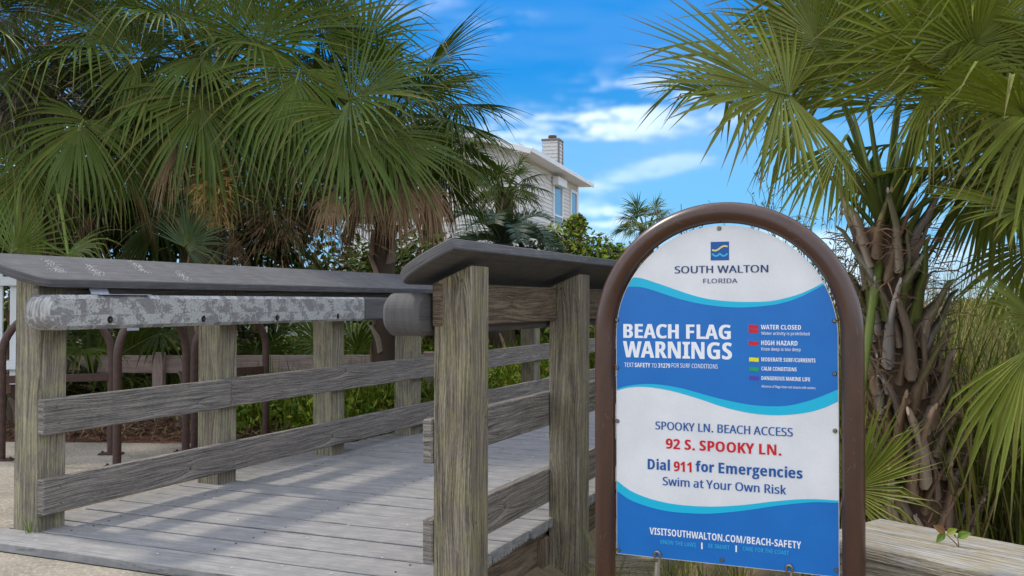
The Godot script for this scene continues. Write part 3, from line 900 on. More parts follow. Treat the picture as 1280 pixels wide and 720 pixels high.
		if left:
			for b in [[-3.16, 0.911], [-3.75, 0.905], [-4.334, 0.902], [-4.927, 0.902], [-5.499, 0.904], [-6.1, 0.904], [-6.7, 0.904]]:
				if b[0] < cutsh[k] and b[0] > cutsh[k + 1]:
					bolt(hr, Vector3(XL + 0.152, b[1], b[0]))
		if left and k == 0:
			mb = MB.new()
			# torn silver tape over the top of the grab rail
			var tx := XL + 0.152
			bbox(mb, Vector3(tx - 0.06, 1.0205, -3.25), Vector3(0.135, 0.003, 0.29), 0.0008)
			putw("tape", mb, M.tape, r)
			mb = MB.new()
			bbox(mb, Vector3(tx - 0.075, 1.036, -3.17), Vector3(0.003, 0.034, 0.10), 0.0008, Basis(Vector3(0, 0, 1), 0.5))
			putw("tape", mb, M.tape, r)
			mb = MB.new()
			bbox(mb, Vector3(tx + 0.002, 0.866, -3.29), Vector3(0.003, 0.012, 0.07), 0.0008)
			putw("tape", mb, M.tape, r)

func bolt(parent: Node3D, at: Vector3) -> void:
	var mb := MB.new()
	# dark counterbore rim and the bolt head inside it
	var seg := 14
	for k in seg:
		var a := TAU * k / seg; var b := TAU * (k + 1) / seg
		var ra := Vector3(0, cos(a), sin(a)); var rb := Vector3(0, cos(b), sin(b))
		mb.quad(at + ra * 0.0165 + Vector3(0.0004, 0, 0), at + rb * 0.0165 + Vector3(0.0004, 0, 0), at + rb * 0.0115 + Vector3(0.003, 0, 0), at + ra * 0.0115 + Vector3(0.003, 0, 0), Vector3.RIGHT)
		mb.tri(at + Vector3(0.0006, 0, 0), at + ra * 0.0118 + Vector3(0.0006, 0, 0), at + rb * 0.0118 + Vector3(0.0006, 0, 0), Vector3.RIGHT)
	var o := putw("bolt_hole", mb, M.black, parent)
	mb = MB.new()
	tube(mb, PackedVector3Array([at, at + Vector3(0.0035, 0, 0)]), PackedFloat32Array([0.0075, 0.0062]), 6)
	putw("bolt", mb, M.bolt, parent)
	o.set_meta("label", "dark counterbored bolt hole")

# ------------------------------------------------------------------ sign
const SX := -0.5215
const SZ := -2.7
const SPRING := 0.8945

func curve_y(pts: Array, x: float) -> float:
	var k := 0
	while k < pts.size() - 2 and pts[k + 1].x < x: k += 1
	var p1: Vector2 = pts[k]; var p2: Vector2 = pts[k + 1]
	var p0: Vector2 = pts[max(k - 1, 0)]; var p3: Vector2 = pts[min(k + 2, pts.size() - 1)]
	var t := clampf((x - p1.x) / (p2.x - p1.x), 0.0, 1.0)
	var m1 := (p2.y - p0.y) / maxf(p2.x - p0.x, 0.001) * (p2.x - p1.x)
	var m2 := (p3.y - p1.y) / maxf(p3.x - p1.x, 0.001) * (p2.x - p1.x)
	var t2 := t * t; var t3 := t2 * t
	return p1.y * (2 * t3 - 3 * t2 + 1) + m1 * (t3 - 2 * t2 + t) + p2.y * (-2 * t3 + 3 * t2) + m2 * (t3 - t2)

func band(parent: Node3D, called: String, top: Array, bottom: Array, m: Material, y_floor := 0.0) -> void:
	var mb := MB.new()
	var n := 90
	var hw := 0.3055
	var prev := []
	for i in n + 1:
		var x := SX - cos(PI * i / n) * hw
		var arch := SPRING + sqrt(maxf(hw * hw - (x - SX) * (x - SX), 0.0))
		var yt := minf(curve_y(top, x), arch)
		var yb := y_floor if bottom.is_empty() else minf(curve_y(bottom, x), arch)
		var cur := [Vector3(x, yt, SZ + 0.0017), Vector3(x, yb, SZ + 0.0017)]
		if not prev.is_empty() and (yt > yb or prev[0].y > prev[1].y):
			mb.quad(prev[1], cur[1], cur[0], prev[0], Vector3(0, 0, 1))
		prev = cur
	putw(called, mb, m, parent)

func rect(parent: Node3D, called: String, r: Array, m: Material, lift: float, wave := 0.0) -> void:
	var mb := MB.new()
	var n := 8
	for i in n:
		var a: float = lerpf(r[0], r[2], float(i) / n)
		var b: float = lerpf(r[0], r[2], float(i + 1) / n)
		var wa := sin(float(i) / n * TAU) * wave
		var wb := sin(float(i + 1) / n * TAU) * wave
		mb.quad(Vector3(a, r[3] + wa, SZ + lift), Vector3(b, r[3] + wb, SZ + lift), Vector3(b, r[1] + wb, SZ + lift), Vector3(a, r[1] + wa, SZ + lift), Vector3(0, 0, 1))
	putw(called, mb, m, parent)

func stroke(parent: Node3D, called: String, pts: PackedVector2Array, w: float, m: Material, lift: float) -> void:
	var mb := MB.new()
	for i in pts.size() - 1:
		var a := pts[i]; var b := pts[i + 1]
		var da := (pts[min(i + 1, pts.size() - 1)] - pts[max(i - 1, 0)]).normalized().orthogonal() * w * 0.5
		var db := (pts[min(i + 2, pts.size() - 1)] - a).normalized().orthogonal() * w * 0.5
		mb.quad(Vector3(a.x - da.x, a.y - da.y, SZ + lift), Vector3(b.x - db.x, b.y - db.y, SZ + lift), Vector3(b.x + db.x, b.y + db.y, SZ + lift), Vector3(a.x + da.x, a.y + da.y, SZ + lift), Vector3(0, 0, 1))
	putw(called, mb, m, parent)

func lettering(parent: Node3D, row: Array) -> void:
	var f := SystemFont.new()
	f.font_names = PackedStringArray(["Droid Sans"])
	f.font_weight = 700 if row[6] == 1 else 400
	var tm := TextMesh.new()
	tm.font = f
	tm.text = row[0]
	tm.font_size = 48
	tm.pixel_size = 0.01
	tm.depth = 0.004
	tm.curve_step = 1.5
	tm.horizontal_alignment = HORIZONTAL_ALIGNMENT_LEFT
	tm.vertical_alignment = VERTICAL_ALIGNMENT_BOTTOM
	var box := tm.get_aabb()
	var fs := 48.0 * 0.01
	var cap := fs * 0.714
	var asc := f.get_ascent(48) * 0.01
	var desc := f.get_descent(48) * 0.01
	var o := MeshInstance3D.new()
	o.name = "lettering"
	o.mesh = tm
	var inks := {"white": M.ink_white, "blue": M.ink_text, "navy": M.ink_navy, "red": M.ink_red, "cyan": M.ink_sky}
	o.material_override = inks[row[5]]
	var sx: float = (row[2] - row[1]) / box.size.x
	var sy: float = row[4] / cap
	o.scale = Vector3(sx, sy, 0.15)
	# BOTTOM alignment puts the descent line at y = 0
	o.position = Vector3(row[1] - box.position.x * sx, row[3] - desc * sy, SZ + 0.0022) - parent.position - (parent.get_parent() as Node3D).position
	parent.add_child(o, true)
	if row[4] > 0.019:
		# set in a heavier face than the font has: thicken the strokes
		var fat := 0.0011 if row[4] > 0.035 else (0.00055 if row[6] == 0 else 0.0003)
		for dx in [-fat, fat]:
			var o2: MeshInstance3D = o.duplicate()
			o2.position += Vector3(dx, 0.0, -0.00012 * (1.0 + signf(dx) * 0.5))
			parent.add_child(o2, true)

func make_sign() -> void:
	var s := thing("information_sign", Vector3(SX, -0.32, SZ), "arched beach flag warnings sign in a brown pipe frame", "sign")
	# bent pipe frame
	var mb := MB.new()
	var pts := PackedVector3Array()
	var rad := PackedFloat32Array()
	var rc := 0.3430
	for y in [-0.6, -0.2, 0.2, 0.5, 0.75]: pts.append(Vector3(SX - rc, y, SZ - 0.004))
	for i in 49:
		var a := PI - PI * i / 48.0
		pts.append(Vector3(SX + cos(a) * rc, SPRING + sin(a) * rc, SZ - 0.004))
	for y in [0.75, 0.5, 0.2, -0.2, -0.6]: pts.append(Vector3(SX + rc, y, SZ - 0.004))
	for i in pts.size(): rad.append(0.0295)
	tube(mb, pts, rad, 28)
	putw("frame", mb, M.frame, s)
	# panel: arched sheet, 3 mm thick
	mb = MB.new()
	var hw := 0.307
	var base := 0.258
	var poly := PackedVector2Array([Vector2(hw, base), Vector2(-hw, base)])
	for i in 41:
		var a := PI - PI * i / 40.0
		poly.append(Vector2(cos(a) * hw, SPRING + sin(a) * hw))
	var idx := Geometry2D.triangulate_polygon(poly)
	for k in range(0, idx.size(), 3):
		for f in [0.0, -0.003]:
			var q := []
			for j in 3: q.append(Vector3(SX + poly[idx[k + j]].x, poly[idx[k + j]].y, SZ + 0.001 + f))
			mb.tri(q[0], q[1], q[2], Vector3(0, 0, 1 if f == 0.0 else -1))
	for i in poly.size():
		var a := poly[i]; var b := poly[(i + 1) % poly.size()]
		var e := (b - a).normalized()
		var nn := Vector3(-e.y, e.x, 0)
		mb.quad(Vector3(SX + a.x, a.y, SZ + 0.001), Vector3(SX + b.x, b.y, SZ + 0.001), Vector3(SX + b.x, b.y, SZ - 0.002), Vector3(SX + a.x, a.y, SZ - 0.002), nn)
	var panel := putw("panel", mb, M.panel, s)
	band(panel, "printed_wave", W1A, W1B, M.ink_cyan)
	band(panel, "printed_blue_field", W1B, W2A, M.ink_blue)
	band(panel, "printed_wave", W2A, W2B, M.ink_cyan)
	band(panel, "printed_wave", W3A, W3B, M.ink_cyan)
	band(panel, "printed_blue_field", W3B, [], M.ink_blue, base + 0.0015)
	# emblem
	rect(panel, "emblem", R_LOGO, M.ink_text, 0.0017)
	var a1 := PackedVector2Array(); var a2 := PackedVector2Array()
	var lx: float = R_LOGO[0]; var lw: float = R_LOGO[2] - R_LOGO[0]; var ly: float = R_LOGO[3]
	for i in 21:
		var t := i / 20.0
		a1.append(Vector2(lx + lw * (0.08 + 0.84 * t), ly + lw * (0.66 - 0.085 * sin(t * TAU * 0.92 + 0.25) + 0.12 * (t - 0.5))))
		a2.append(Vector2(lx + lw * (0.08 + 0.84 * t), ly + lw * (0.37 - 0.13 * absf(sin(t * TAU)) )))
	stroke(panel, "emblem_wave", a1, lw * 0.09, M.ink_sand, 0.0024)
	stroke(panel, "emblem_wave", a2, lw * 0.085, M.ink_sky, 0.0024)
	# flag symbols
	var half: float = (R_F1[1] - R_F1[3]) * 0.47
	rect(panel, "flag_symbol", [R_F1[0], R_F1[1], R_F1[2], R_F1[1] - half], M.ink_red, 0.0024, 0.0006)
	rect(panel, "flag_symbol", [R_F1[0], R_F1[3] + half, R_F1[2], R_F1[3]], M.ink_red, 0.0024, 0.0006)
	rect(panel, "flag_symbol", R_F2, M.ink_red, 0.0024, 0.0006)
	rect(panel, "flag_symbol", R_F3, M.ink_yellow, 0.0024, 0.0006)
	rect(panel, "flag_symbol", R_F4, M.ink_green, 0.0024, 0.0006)
	rect(panel, "flag_symbol", R_F5, M.ink_purple, 0.0024, 0.0006)
	for row in SIGN_TEXT: lettering(panel, row)
	# screws
	var sm := MB.new()
	tube(sm, PackedVector3Array([Vector3(0, 0, 0), Vector3(0, 0, 0.0025), Vector3(0, 0, 0.0045)]), PackedFloat32Array([0.0064, 0.0060, 0.0034]), 12)
	var smesh := sm.mesh()
	var dm := MB.new()
	tube(dm, PackedVector3Array([Vector3(0, 0, 0.0040), Vector3(0, 0, 0.0049)]), PackedFloat32Array([0.0019, 0.0017]), 8)
	var dmesh := dm.mesh()
	for p in [[-0.826, 0.936], [-0.826, 0.797], [-0.825, 0.642], [-0.822, 0.270], [-0.224, 0.938], [-0.224, 0.797], [-0.224, 0.645], [-0.222, 0.277], [-0.529, 1.193], [-0.524, 0.272]]:
		var screw := put("screw", smesh, M.steel, panel, Vector3(p[0], p[1], SZ + 0.0015) - s.position)
		put("socket", dmesh, M.black, s, screw.position)
	# two snap hooks with cord ends hanging from the lower edge
	for p in [[-0.707, 0.262], [-0.343, 0.262]]:
		mb = MB.new()
		var loop := PackedVector3Array()
		for i in 17:
			var a := PI * 1.25 - i * PI * 1.5 / 16.0
			loop.append(Vector3(p[0] + cos(a) * 0.008, p[1] + 0.004 + sin(a) * 0.012, SZ + 0.004 + 0.004 * sin(a)))
		loop.append(Vector3(p[0] + 0.003, p[1] - 0.035, SZ + 0.004))
		var lr := PackedFloat32Array()
		for i in loop.size(): lr.append(0.0036)
		tube(mb, loop, lr, 8)
		putw("snap_hook", mb, M.steel, s)
		mb = MB.new()
		tube(mb, PackedVector3Array([Vector3(p[0] + 0.001, p[1] - 0.016, SZ + 0.006), Vector3(p[0] - 0.002, p[1] - 0.07, SZ + 0.006), Vector3(p[0] + 0.002, p[1] - 0.20, SZ + 0.004)]), PackedFloat32Array([0.007, 0.0085, 0.008]), 8)
		putw("cord", mb, M.timber, s)

# ------------------------------------------------------------------ bicycle racks, fences, low wall
func make_racks() -> void:
	var sets := [[Vector3(-5.33, 0, -4.30), Vector3(-4.885, 0, -4.755), "brown tubular bicycle hoop nearest the white picket fence"], [Vector3(-4.474, 0, -4.40), Vector3(-4.487, 0, -5.0), "brown tubular bicycle hoop between two others on the concrete"], [Vector3(-4.555, 0, -5.16), Vector3(-4.401, 0, -5.725), "brown tubular bicycle hoop with a crossbar at the mulch edge"]]
	for k in 3:
		var a: Vector3 = sets[k][0]; var b: Vector3 = sets[k][1]
		var r := thing("bicycle_rack", (a + b) * 0.5, sets[k][2], "bicycle rack", "bicycle hoops beside the boardwalk")
		var mb := MB.new()
		var pts := PackedVector3Array(); var rad := PackedFloat32Array()
		var mid := (a + b) * 0.5
		var half := (b - a) * 0.5
		var rr := half.length()
		var dir := half.normalized()
		var topy := 0.93
		for y in [-0.01, 0.2, 0.4]: pts.append(a + Vector3(0, y, 0))
		var crad := minf(rr, 0.28)
		for i in 11:
			var t := PI * 0.5 * i / 10.0
			pts.append(a + dir * (crad * (1.0 - cos(t))) + Vector3(0, topy - crad + crad * sin(t), 0))
		for i in 11:
			var t := PI * 0.5 * (10 - i) / 10.0
			pts.append(b - dir * (crad * (1.0 - cos(t))) + Vector3(0, topy - crad + crad * sin(t), 0))
		for y in [0.4, 0.2, -0.01]: pts.append(b + Vector3(0, y, 0))
		for i in pts.size(): rad.append(0.025)
		tube(mb, pts, rad, 14)
		putw("hoop", mb, M.rack, r)
		if k != 1:
			mb = MB.new()
			var bas := Basis(Vector3.UP, atan2(dir.x, dir.z))
			bbox(mb, mid + Vector3(0, 0.50, 0), Vector3(0.012, 0.05, rr * 2.0 - 0.03), 0.002, bas)
			putw("crossbar", mb, M.rack, r)
		for p in [a, b]:
			mb = MB.new()
			bbox(mb, p + Vector3(0, 0.001, 0), Vector3(0.15, 0.010, 0.07), 0.002, Basis(Vector3.UP, 0.5))
			for s in [-0.055, 0.055]:
				tube(mb, PackedVector3Array([p + Vector3(s * 0.88, 0.0, -s * 0.48), p + Vector3(s * 0.88, 0.018, -s * 0.48)]), PackedFloat32Array([0.008, 0.007]), 6)
			putw("base_plate", mb, M.rack, r)

func make_plank_fence() -> void:
	# low two-rail fence of pinkish boards behind the racks
	var a := Vector3(-7.6, 0, -5.95)
	var b := Vector3(-3.95, 0, -7.60)
	var f := thing("plank_fence", Vector3(a.x, -0.08, a.z), "low two-rail fence of pale pinkish boards behind the bicycle hoops", "fence")
	var dir := (b - a).normalized()
	var bas := Basis(Vector3.UP, atan2(dir.x, dir.z))
	var len := a.distance_to(b)
	var cuts := [0.0, 1.55, len]
	for row in 2:
		for k in 2:
			var mb := MB.new()
			var c: Vector3 = a + dir * (cuts[k] + cuts[k + 1]) * 0.5
			bbox(mb, c + Vector3(0, [0.04, 0.442][row], 0), Vector3(0.036, 0.155, cuts[k + 1] - cuts[k] - 0.004), 0.004, bas)
			putw("rail_board", mb, M.pink, f)
	for t in [0.1, 1.55, len - 0.1]:
		var mb := MB.new()
		var c := a + dir * float(t) - bas.x * 0.065
		bbox(mb, c + Vector3(0, 0.17, 0), Vector3(0.09, 0.76, 0.09), 0.004, bas)
		putw("post", mb, M.pink, f)

func picket_fence(a: Vector3, b: Vector3, h: float, step: float, w: float, label: String) -> void:
	var f := thing("picket_fence", a, label, "fence", "white picket fences among the palms")
	var dir := (b - a).normalized()
	var bas := Basis(Vector3.UP, atan2(dir.x, dir.z))
	var len := a.distance_to(b)
	var mb := MB.new()
	bbox(mb, Vector3.ZERO, Vector3(0.02, h, w), 0.003)
	var mesh := mb.mesh()
	var t := 0.0
	while t < len:
		var p := put("picket", mesh, M.picket, f, dir * t + Vector3(0, h * 0.5, 0))
		p.basis = bas
		t += step
	for y in [h * 0.16, h * 0.84]:
		mb = MB.new()
		bbox(mb, a + dir * len * 0.5 + Vector3(0, y, 0) - bas.x * 0.032, Vector3(0.04, 0.07, len + 0.05), 0.004, bas)
		putw("rail", mb, M.picket, f)

func make_low_wall() -> void:
	# two-plank capped timber wall behind the sign, running towards the camera's right
	var s := Vector3(-0.30, 0, -2.93)
	var dir := Vector3(0.886, 0, 0.464)
	var nrm := Vector3(0.464, 0, -0.886)   # to the back
	var w := thing("timber_wall", s + Vector3(0, -0.32, 0), "low timber wall with a wide pale plank cap behind the sign", "wall")
	var bas := Basis(dir, Vector3.UP, -nrm)
	var len := 3.2
	for k in 2:
		var mb := MB.new()
		bbox(mb, s + dir * (len * 0.5) + nrm * (0.0875 + k * 0.1765) + Vector3(0, 0.291, 0), Vector3(len, 0.038, 0.175), 0.004, bas)
		putw("cap_plank", mb, M.timber, w)
	for k in 3:
		var mb := MB.new()
		bbox(mb, s + dir * (len * 0.5) + nrm * (0.045 + 0.004 * (k % 2)) + Vector3(0, 0.19 - k * 0.155, 0), Vector3(len - 0.04, 0.15, 0.04), 0.004, bas)
		putw("face_board", mb, M.timber, w)
	for k in 3:
		var mb := MB.new()
		bbox(mb, s + dir * (0.08 + k * 1.4) + nrm * 0.13 + Vector3(0, -0.07, 0), Vector3(0.09, 0.67, 0.09), 0.004, bas)
		putw("post", mb, M.timber, w)
	# ground timber at the foot of the railing
	var a := Vector3(-1.66, -0.19, -4.12); var b := Vector3(-1.16, -0.19, -4.38)
	var d2 := (b - a).normalized()
	var g := thing("ground_timber", Vector3(a.x, -0.32, a.z), "mossy ground timber at the foot of the second railing post", "timber")
	var b2 := Basis(d2, Vector3.UP, d2.cross(Vector3.UP))
	var m1 := MB.new()
	bbox(m1, (a + b) * 0.5 + Vector3(0, -0.07, 0) , Vector3(0.62, 0.14, 0.09), 0.006, b2)
	putw("beam", m1, M.post_algae, g)
	m1 = MB.new()
	bbox(m1, b + Vector3(0.0, -0.05, -0.10), Vector3(0.14, 0.2, 0.14), 0.006, b2)
	putw("stake", m1, M.post_algae, g)

# ------------------------------------------------------------------ palms
func leaf_color(kind: int, rr: RandomNumberGenerator, tone: float) -> Color:
	var c := Color(0.080, 0.118, 0.020)
	if kind == 1: c = Color(0.25, 0.165, 0.095)
	elif kind == 2: c = Color(0.060, 0.100, 0.042)
	elif kind == 3: c = Color(0.165, 0.195, 0.030)
	elif kind == 4: c = Color(0.15, 0.12, 0.045)
	return c * tone * rr.randf_range(0.85, 1.15)

func fan(mb: MB, hub: Vector3, u: Vector3, nrm: Vector3, R: float, spread_deg: float, droop: float, kind: int, rr: RandomNumberGenerator, tone := 1.0, segs := 0) -> void:
	u = u.normalized()
	var n := (nrm - u * nrm.dot(u)).normalized()
	var w := n.cross(u)
	var spread := deg_to_rad(spread_deg)
	var ns := segs if segs > 0 else int(clampf((46.0 if kind != 3 else 58.0) * spread_deg / 125.0, 16, 66))
	var dth := 2.0 * spread / ns
	var base := leaf_color(kind, rr, tone)
	var vfold := rr.randf_range(-0.28, 0.34)
	var ts := [0.0, 0.16, 0.34, 0.50, 0.66, 0.82, 0.93, 1.0]
	for i in ns:
		var th := -spread + (i + 0.5) * dth + rr.randf_range(-0.22, 0.22) * dth
		var rel := absf(th) / spread
		var ln := R * (1.0 - 0.26 * rel * rel) * rr.randf_range(0.84, 1.08)
		var costa := 0.20 * R * maxf(cos(th), 0.0)
		var start := hub + u * costa * 0.55
		var d0 := (u * cos(th) + w * sin(th)).normalized()
		d0 = (d0 + n * (0.16 * (1.0 - rel) + vfold * absf(sin(th))) + w * rr.randf_range(-0.02, 0.02)).normalized()
		var split := rr.randf_range(0.26, 0.42) if kind != 3 else rr.randf_range(0.36, 0.54)
		var hw0 := tan(dth * 0.5) * 1.04
		var wmax := split * ln * hw0
		var kinked := rr.randf() < 0.20 + droop * 0.38
		var kt := rr.randf_range(0.45, 0.75)
		var gd := droop * rr.randf_range(0.75, 1.25)
		var col := base * rr.randf_range(0.86, 1.14)
		var tipcol := Color(0.20, 0.145, 0.075)
		if rr.randf() < 0.12 and kind != 1: col = col.lerp(Color(0.16, 0.15, 0.03), 0.5)
		var p := start
		var pl := Vector3.ZERO; var pc := Vector3.ZERO; var pr := Vector3.ZERO
		var dir := d0
		for k in ts.size():
			var t: float = ts[k]
			if k > 0:
				var dt: float = (t - ts[k - 1]) * ln
				var g := gd * pow(t, 1.6) * 1.5
				if kinked and t > kt: g += 1.1 * (0.4 + droop)
				dir = (d0 + Vector3.DOWN * g).normalized()
				p += dir * dt
			var nl := (n - dir * n.dot(dir))
			if nl.length() < 0.05: nl = dir.cross(w)
			nl = nl.normalized()
			var s := dir.cross(nl).normalized()
			var hw := wmax
			if t < split: hw = maxf(t * ln * hw0, 0.0015)
			else: hw = wmax * maxf(1.0 - pow((t - split) / (1.0 - split), 1.15), 0.03)
			var fold := 0.62 if t < split else 0.45
			var cl := p - s * hw + nl * hw * fold * 0.6
			var cr := p + s * hw + nl * hw * fold * 0.6
			var cc := p - nl * hw * fold * 0.6
			if k > 0:
				var cc2 := col
				if t > 0.9: cc2 = col.lerp(tipcol, 0.55)
				elif t < 0.2: cc2 = col.lerp(Color(0.14, 0.17, 0.045), 0.35)
				mb.flat(pl, pc, cc, cc2); mb.flat(pl, cc, cl, cc2)
				mb.flat(pc, pr, cr, cc2); mb.flat(pc, cr, cc, cc2)
			pl = cl; pc = cc; pr = cr

func bez(a: Vector3, b: Vector3, c: Vector3, n: int) -> PackedVector3Array:
	var o := PackedVector3Array()
	for i in n + 1:
		var t := float(i) / n
		o.append(a * (1 - t) * (1 - t) + b * 2 * t * (1 - t) + c * t * t)
	return o

func frond(parent: Node3D, crown: Vector3, hub: Vector3, u: Vector3, n: Vector3, R: float, spread: float, droop: float, kind: int, rr: RandomNumberGenerator, tone := 1.0, thick := 0.016, segs := 0) -> void:
	var mb := MB.new()
	fan(mb, hub, u, n, R, spread, droop, kind, rr, tone, segs)
	var f := putw("frond", mb, (M.dry if kind == 1 else M.leaf), parent)
	mb = MB.new()
	var dist := crown.distance_to(hub)
	var mid := (crown + hub) * 0.5 + Vector3.UP * dist * 0.12
	var end := hub + u.normalized() * R * 0.12
	var pts := bez(crown, mid, hub, 7)
	pts.append(end)
	var rad := PackedFloat32Array()
	for i in pts.size(): rad.append(lerpf(thick * 1.7, thick * 0.55, float(i) / (pts.size() - 1)))
	var pc := Color(0.12, 0.16, 0.035) * tone if kind != 1 else Color(0.22, 0.16, 0.10)
	tube(mb, pts, rad, 6, pc * 1.0, pc * 1.15, 0.6)
	putw("petiole", mb, M.leaf if kind != 1 else M.dry, f)

# leaves spread evenly round a crown; lo..hi are sines of the elevation
func crown_fronds(parent: Node3D, crown: Vector3, count: int, reach: float, R: float, lo: float, hi: float, rr: RandomNumberGenerator, tone := 1.0, dry_below := -0.6, kind := 0, segs := 0, only := Vector3.ZERO) -> void:
	var az := rr.randf() * TAU
	for i in count:
		az += 2.39996 + rr.randf_range(-0.25, 0.25)
		var s := lerpf(lo, hi, (i + rr.randf()) / count)
		var c := sqrt(maxf(1.0 - s * s, 0.02))
		var d := Vector3(cos(az) * c, s, sin(az) * c)
		if only != Vector3.ZERO and d.dot(only) < -0.25: continue
		var hub := crown + d * reach * rr.randf_range(0.8, 1.15) + Vector3.UP * 0.1 * reach
		var u := (d + Vector3.DOWN * (0.25 + 0.3 * (1.0 - s))).normalized()
		var k := kind
		if s < dry_below: k = 1
		var n := (Vector3.UP + d * 0.4 + Vector3(rr.randf_range(-0.3, 0.3), 0, rr.randf_range(-0.3, 0.3))).normalized()
		if absf(n.dot(u)) > 0.95: n = Vector3(-u.z, 0.3, u.x)
		frond(parent, crown + Vector3(d.x, 0, d.z) * 0.05, hub, u, n, R * rr.randf_range(0.85, 1.12) * (0.72 if k == 1 else 1.0), rr.randf_range(100, 132) * (0.36 if k == 1 else 1.0), clampf(0.55 - 0.3 * s + (0.3 if k == 1 else 0.0), 0.15, 0.95), k, rr, tone * rr.randf_range(0.8, 1.15), 0.013, segs)

func hero(parent: Node3D, crown: Vector3, list: Array, rr: RandomNumberGenerator, tone: float, kind := -1, thick := 0.016) -> void:
	for l in list:
		var hub: Vector3 = l[0]
		var n := ((EYE - hub).normalized() * 0.75 + Vector3.UP * 0.45 + Vector3(rr.randf_range(-0.2, 0.2), rr.randf_range(-0.1, 0.2), rr.randf_range(-0.2, 0.2))).normalized()
		var k: int = l[5]
		if kind >= 0 and k == 0: k = kind
		frond(parent, crown, hub, l[1], n, l[2], l[3], l[4], k, rr, tone, thick)

func trunk(parent: Node3D, base: Vector3, crown: Vector3, r0: float, r1: float, rr: RandomNumberGenerator, boots: int, col := Color(0.085, 0.062, 0.045)) -> void:
	var mb := MB.new()
	var pts := PackedVector3Array(); var rad := PackedFloat32Array()
	for i in 15:
		var t := i / 14.0
		pts.append(base.lerp(crown, t) + Vector3(rr.randf_range(-1, 1), 0, rr.randf_range(-1, 1)) * r0 * 0.06)
		rad.append(lerpf(r0, r1, t) * rr.randf_range(0.92, 1.08))
	tube(mb, pts, rad, 14, col)
	putw("trunk", mb, M.bark, parent)
	# old leaf bases criss-crossing up the trunk
	var az := 0.0
	for i in boots:
		az += 2.39996
		var t := (i + 0.5) / boots
		var p := base.lerp(crown, t)
		var r := lerpf(r0, r1, t)
		var out := Vector3(cos(az), 0, sin(az))
		var side := Vector3(-out.z, 0, out.x) * (1.0 if i % 2 == 0 else -1.0)
		var a := p + out * r * 0.80
		var ln := rr.randf_range(0.17, 0.34) * clampf(r0 / 0.165, 0.6, 1.0)
		var b := a + out * ln * rr.randf_range(0.15, 0.42) + Vector3.UP * ln * rr.randf_range(0.6, 0.9) + side * ln * 0.35
		var cm := (a + b) * 0.5 + out * ln * 0.06
		var pal := [Color(0.31, 0.215, 0.15), Color(0.22, 0.165, 0.125), Color(0.38, 0.30, 0.23), Color(0.29, 0.26, 0.24), Color(0.19, 0.13, 0.085)]
		var cb: Color = pal[rr.randi() % 5]
		var ct: Color = cb * 1.1
		if t > 0.45 and rr.randf() < 0.45: ct = Color(0.12, 0.15, 0.04)
		if t > 0.75 and rr.randf() < 0.5: cb = Color(0.13, 0.15, 0.045)
		var bm := MB.new()
		var wd := ln * rr.randf_range(0.19, 0.27)
		var tip := b + (b - cm) * 0.2 + out * ln * 0.06 + side * ln * 0.03
		tube(bm, PackedVector3Array([a - Vector3.UP * ln * 0.25, a.lerp(cm, 0.5), cm, b, tip]), PackedFloat32Array([wd * 1.8, wd * 1.35, wd * 0.9, wd * 0.55, wd * 0.3]), 9, cb, ct, 0.27)
		putw("leaf_base", bm, M.bark, parent)

func fibres(parent: Node3D, base: Vector3, crown: Vector3, r: float, count: int, rr: RandomNumberGenerator) -> void:
	var mb := MB.new()
	for i in count:
		var t := rr.randf()
		var az := rr.randf() * TAU
		var out := Vector3(cos(az), 0, sin(az))
		var p := base.lerp(crown, t) + out * r * rr.randf_range(0.85, 1.15)
		var d := (Vector3(rr.randf_range(-1, 1), rr.randf_range(-0.6, 0.7), rr.randf_range(-1, 1)) + out * 0.5).normalized() * rr.randf_range(0.06, 0.2)
		var q := p + d * 0.5 + out * 0.02
		var e := p + d + Vector3.DOWN * 0.03
		var s := d.cross(out).normalized() * rr.randf_range(0.0012, 0.0035)
		var c := Color(0.16, 0.10, 0.065) * rr.randf_range(0.6, 1.7)
		mb.flat(p - s, p + s, q + s, c); mb.flat(p - s, q + s, q - s, c)
		mb.flat(q - s, q + s, e, c)
	var o := putw("fibre", mb, M.dry, parent)
	o.set_meta("kind", "stuff")

func seed_cluster(parent: Node3D, at: Vector3, size: Vector3, count: int, col: Color, rr: RandomNumberGenerator) -> void:
	var mb := MB.new()
	for i in count:
		var p := at + Vector3(rr.randfn() * size.x, rr.randfn() * size.y, rr.randfn() * size.z) * 0.5
		var d := (p - at + Vector3(rr.randf_range(-1, 1), rr.randf_range(-1.6, 0.2), rr.randf_range(-1, 1)) * 0.12).normalized() * rr.randf_range(0.04, 0.12)
		var s := d.cross(Vector3(rr.randf(), rr.randf(), rr.randf())).normalized() * rr.randf_range(0.002, 0.006)
		var c := col * rr.randf_range(0.5, 1.5)
		mb.flat(p - s, p + s, p + d, c)
		mb.flat(p + d * 0.6 - s * 1.4, p + d * 0.6 + s * 1.4, p + d * 1.2 + Vector3.DOWN * 0.01, c)
	var o := putw("seed_stalks", mb, M.dry, parent)
	pass

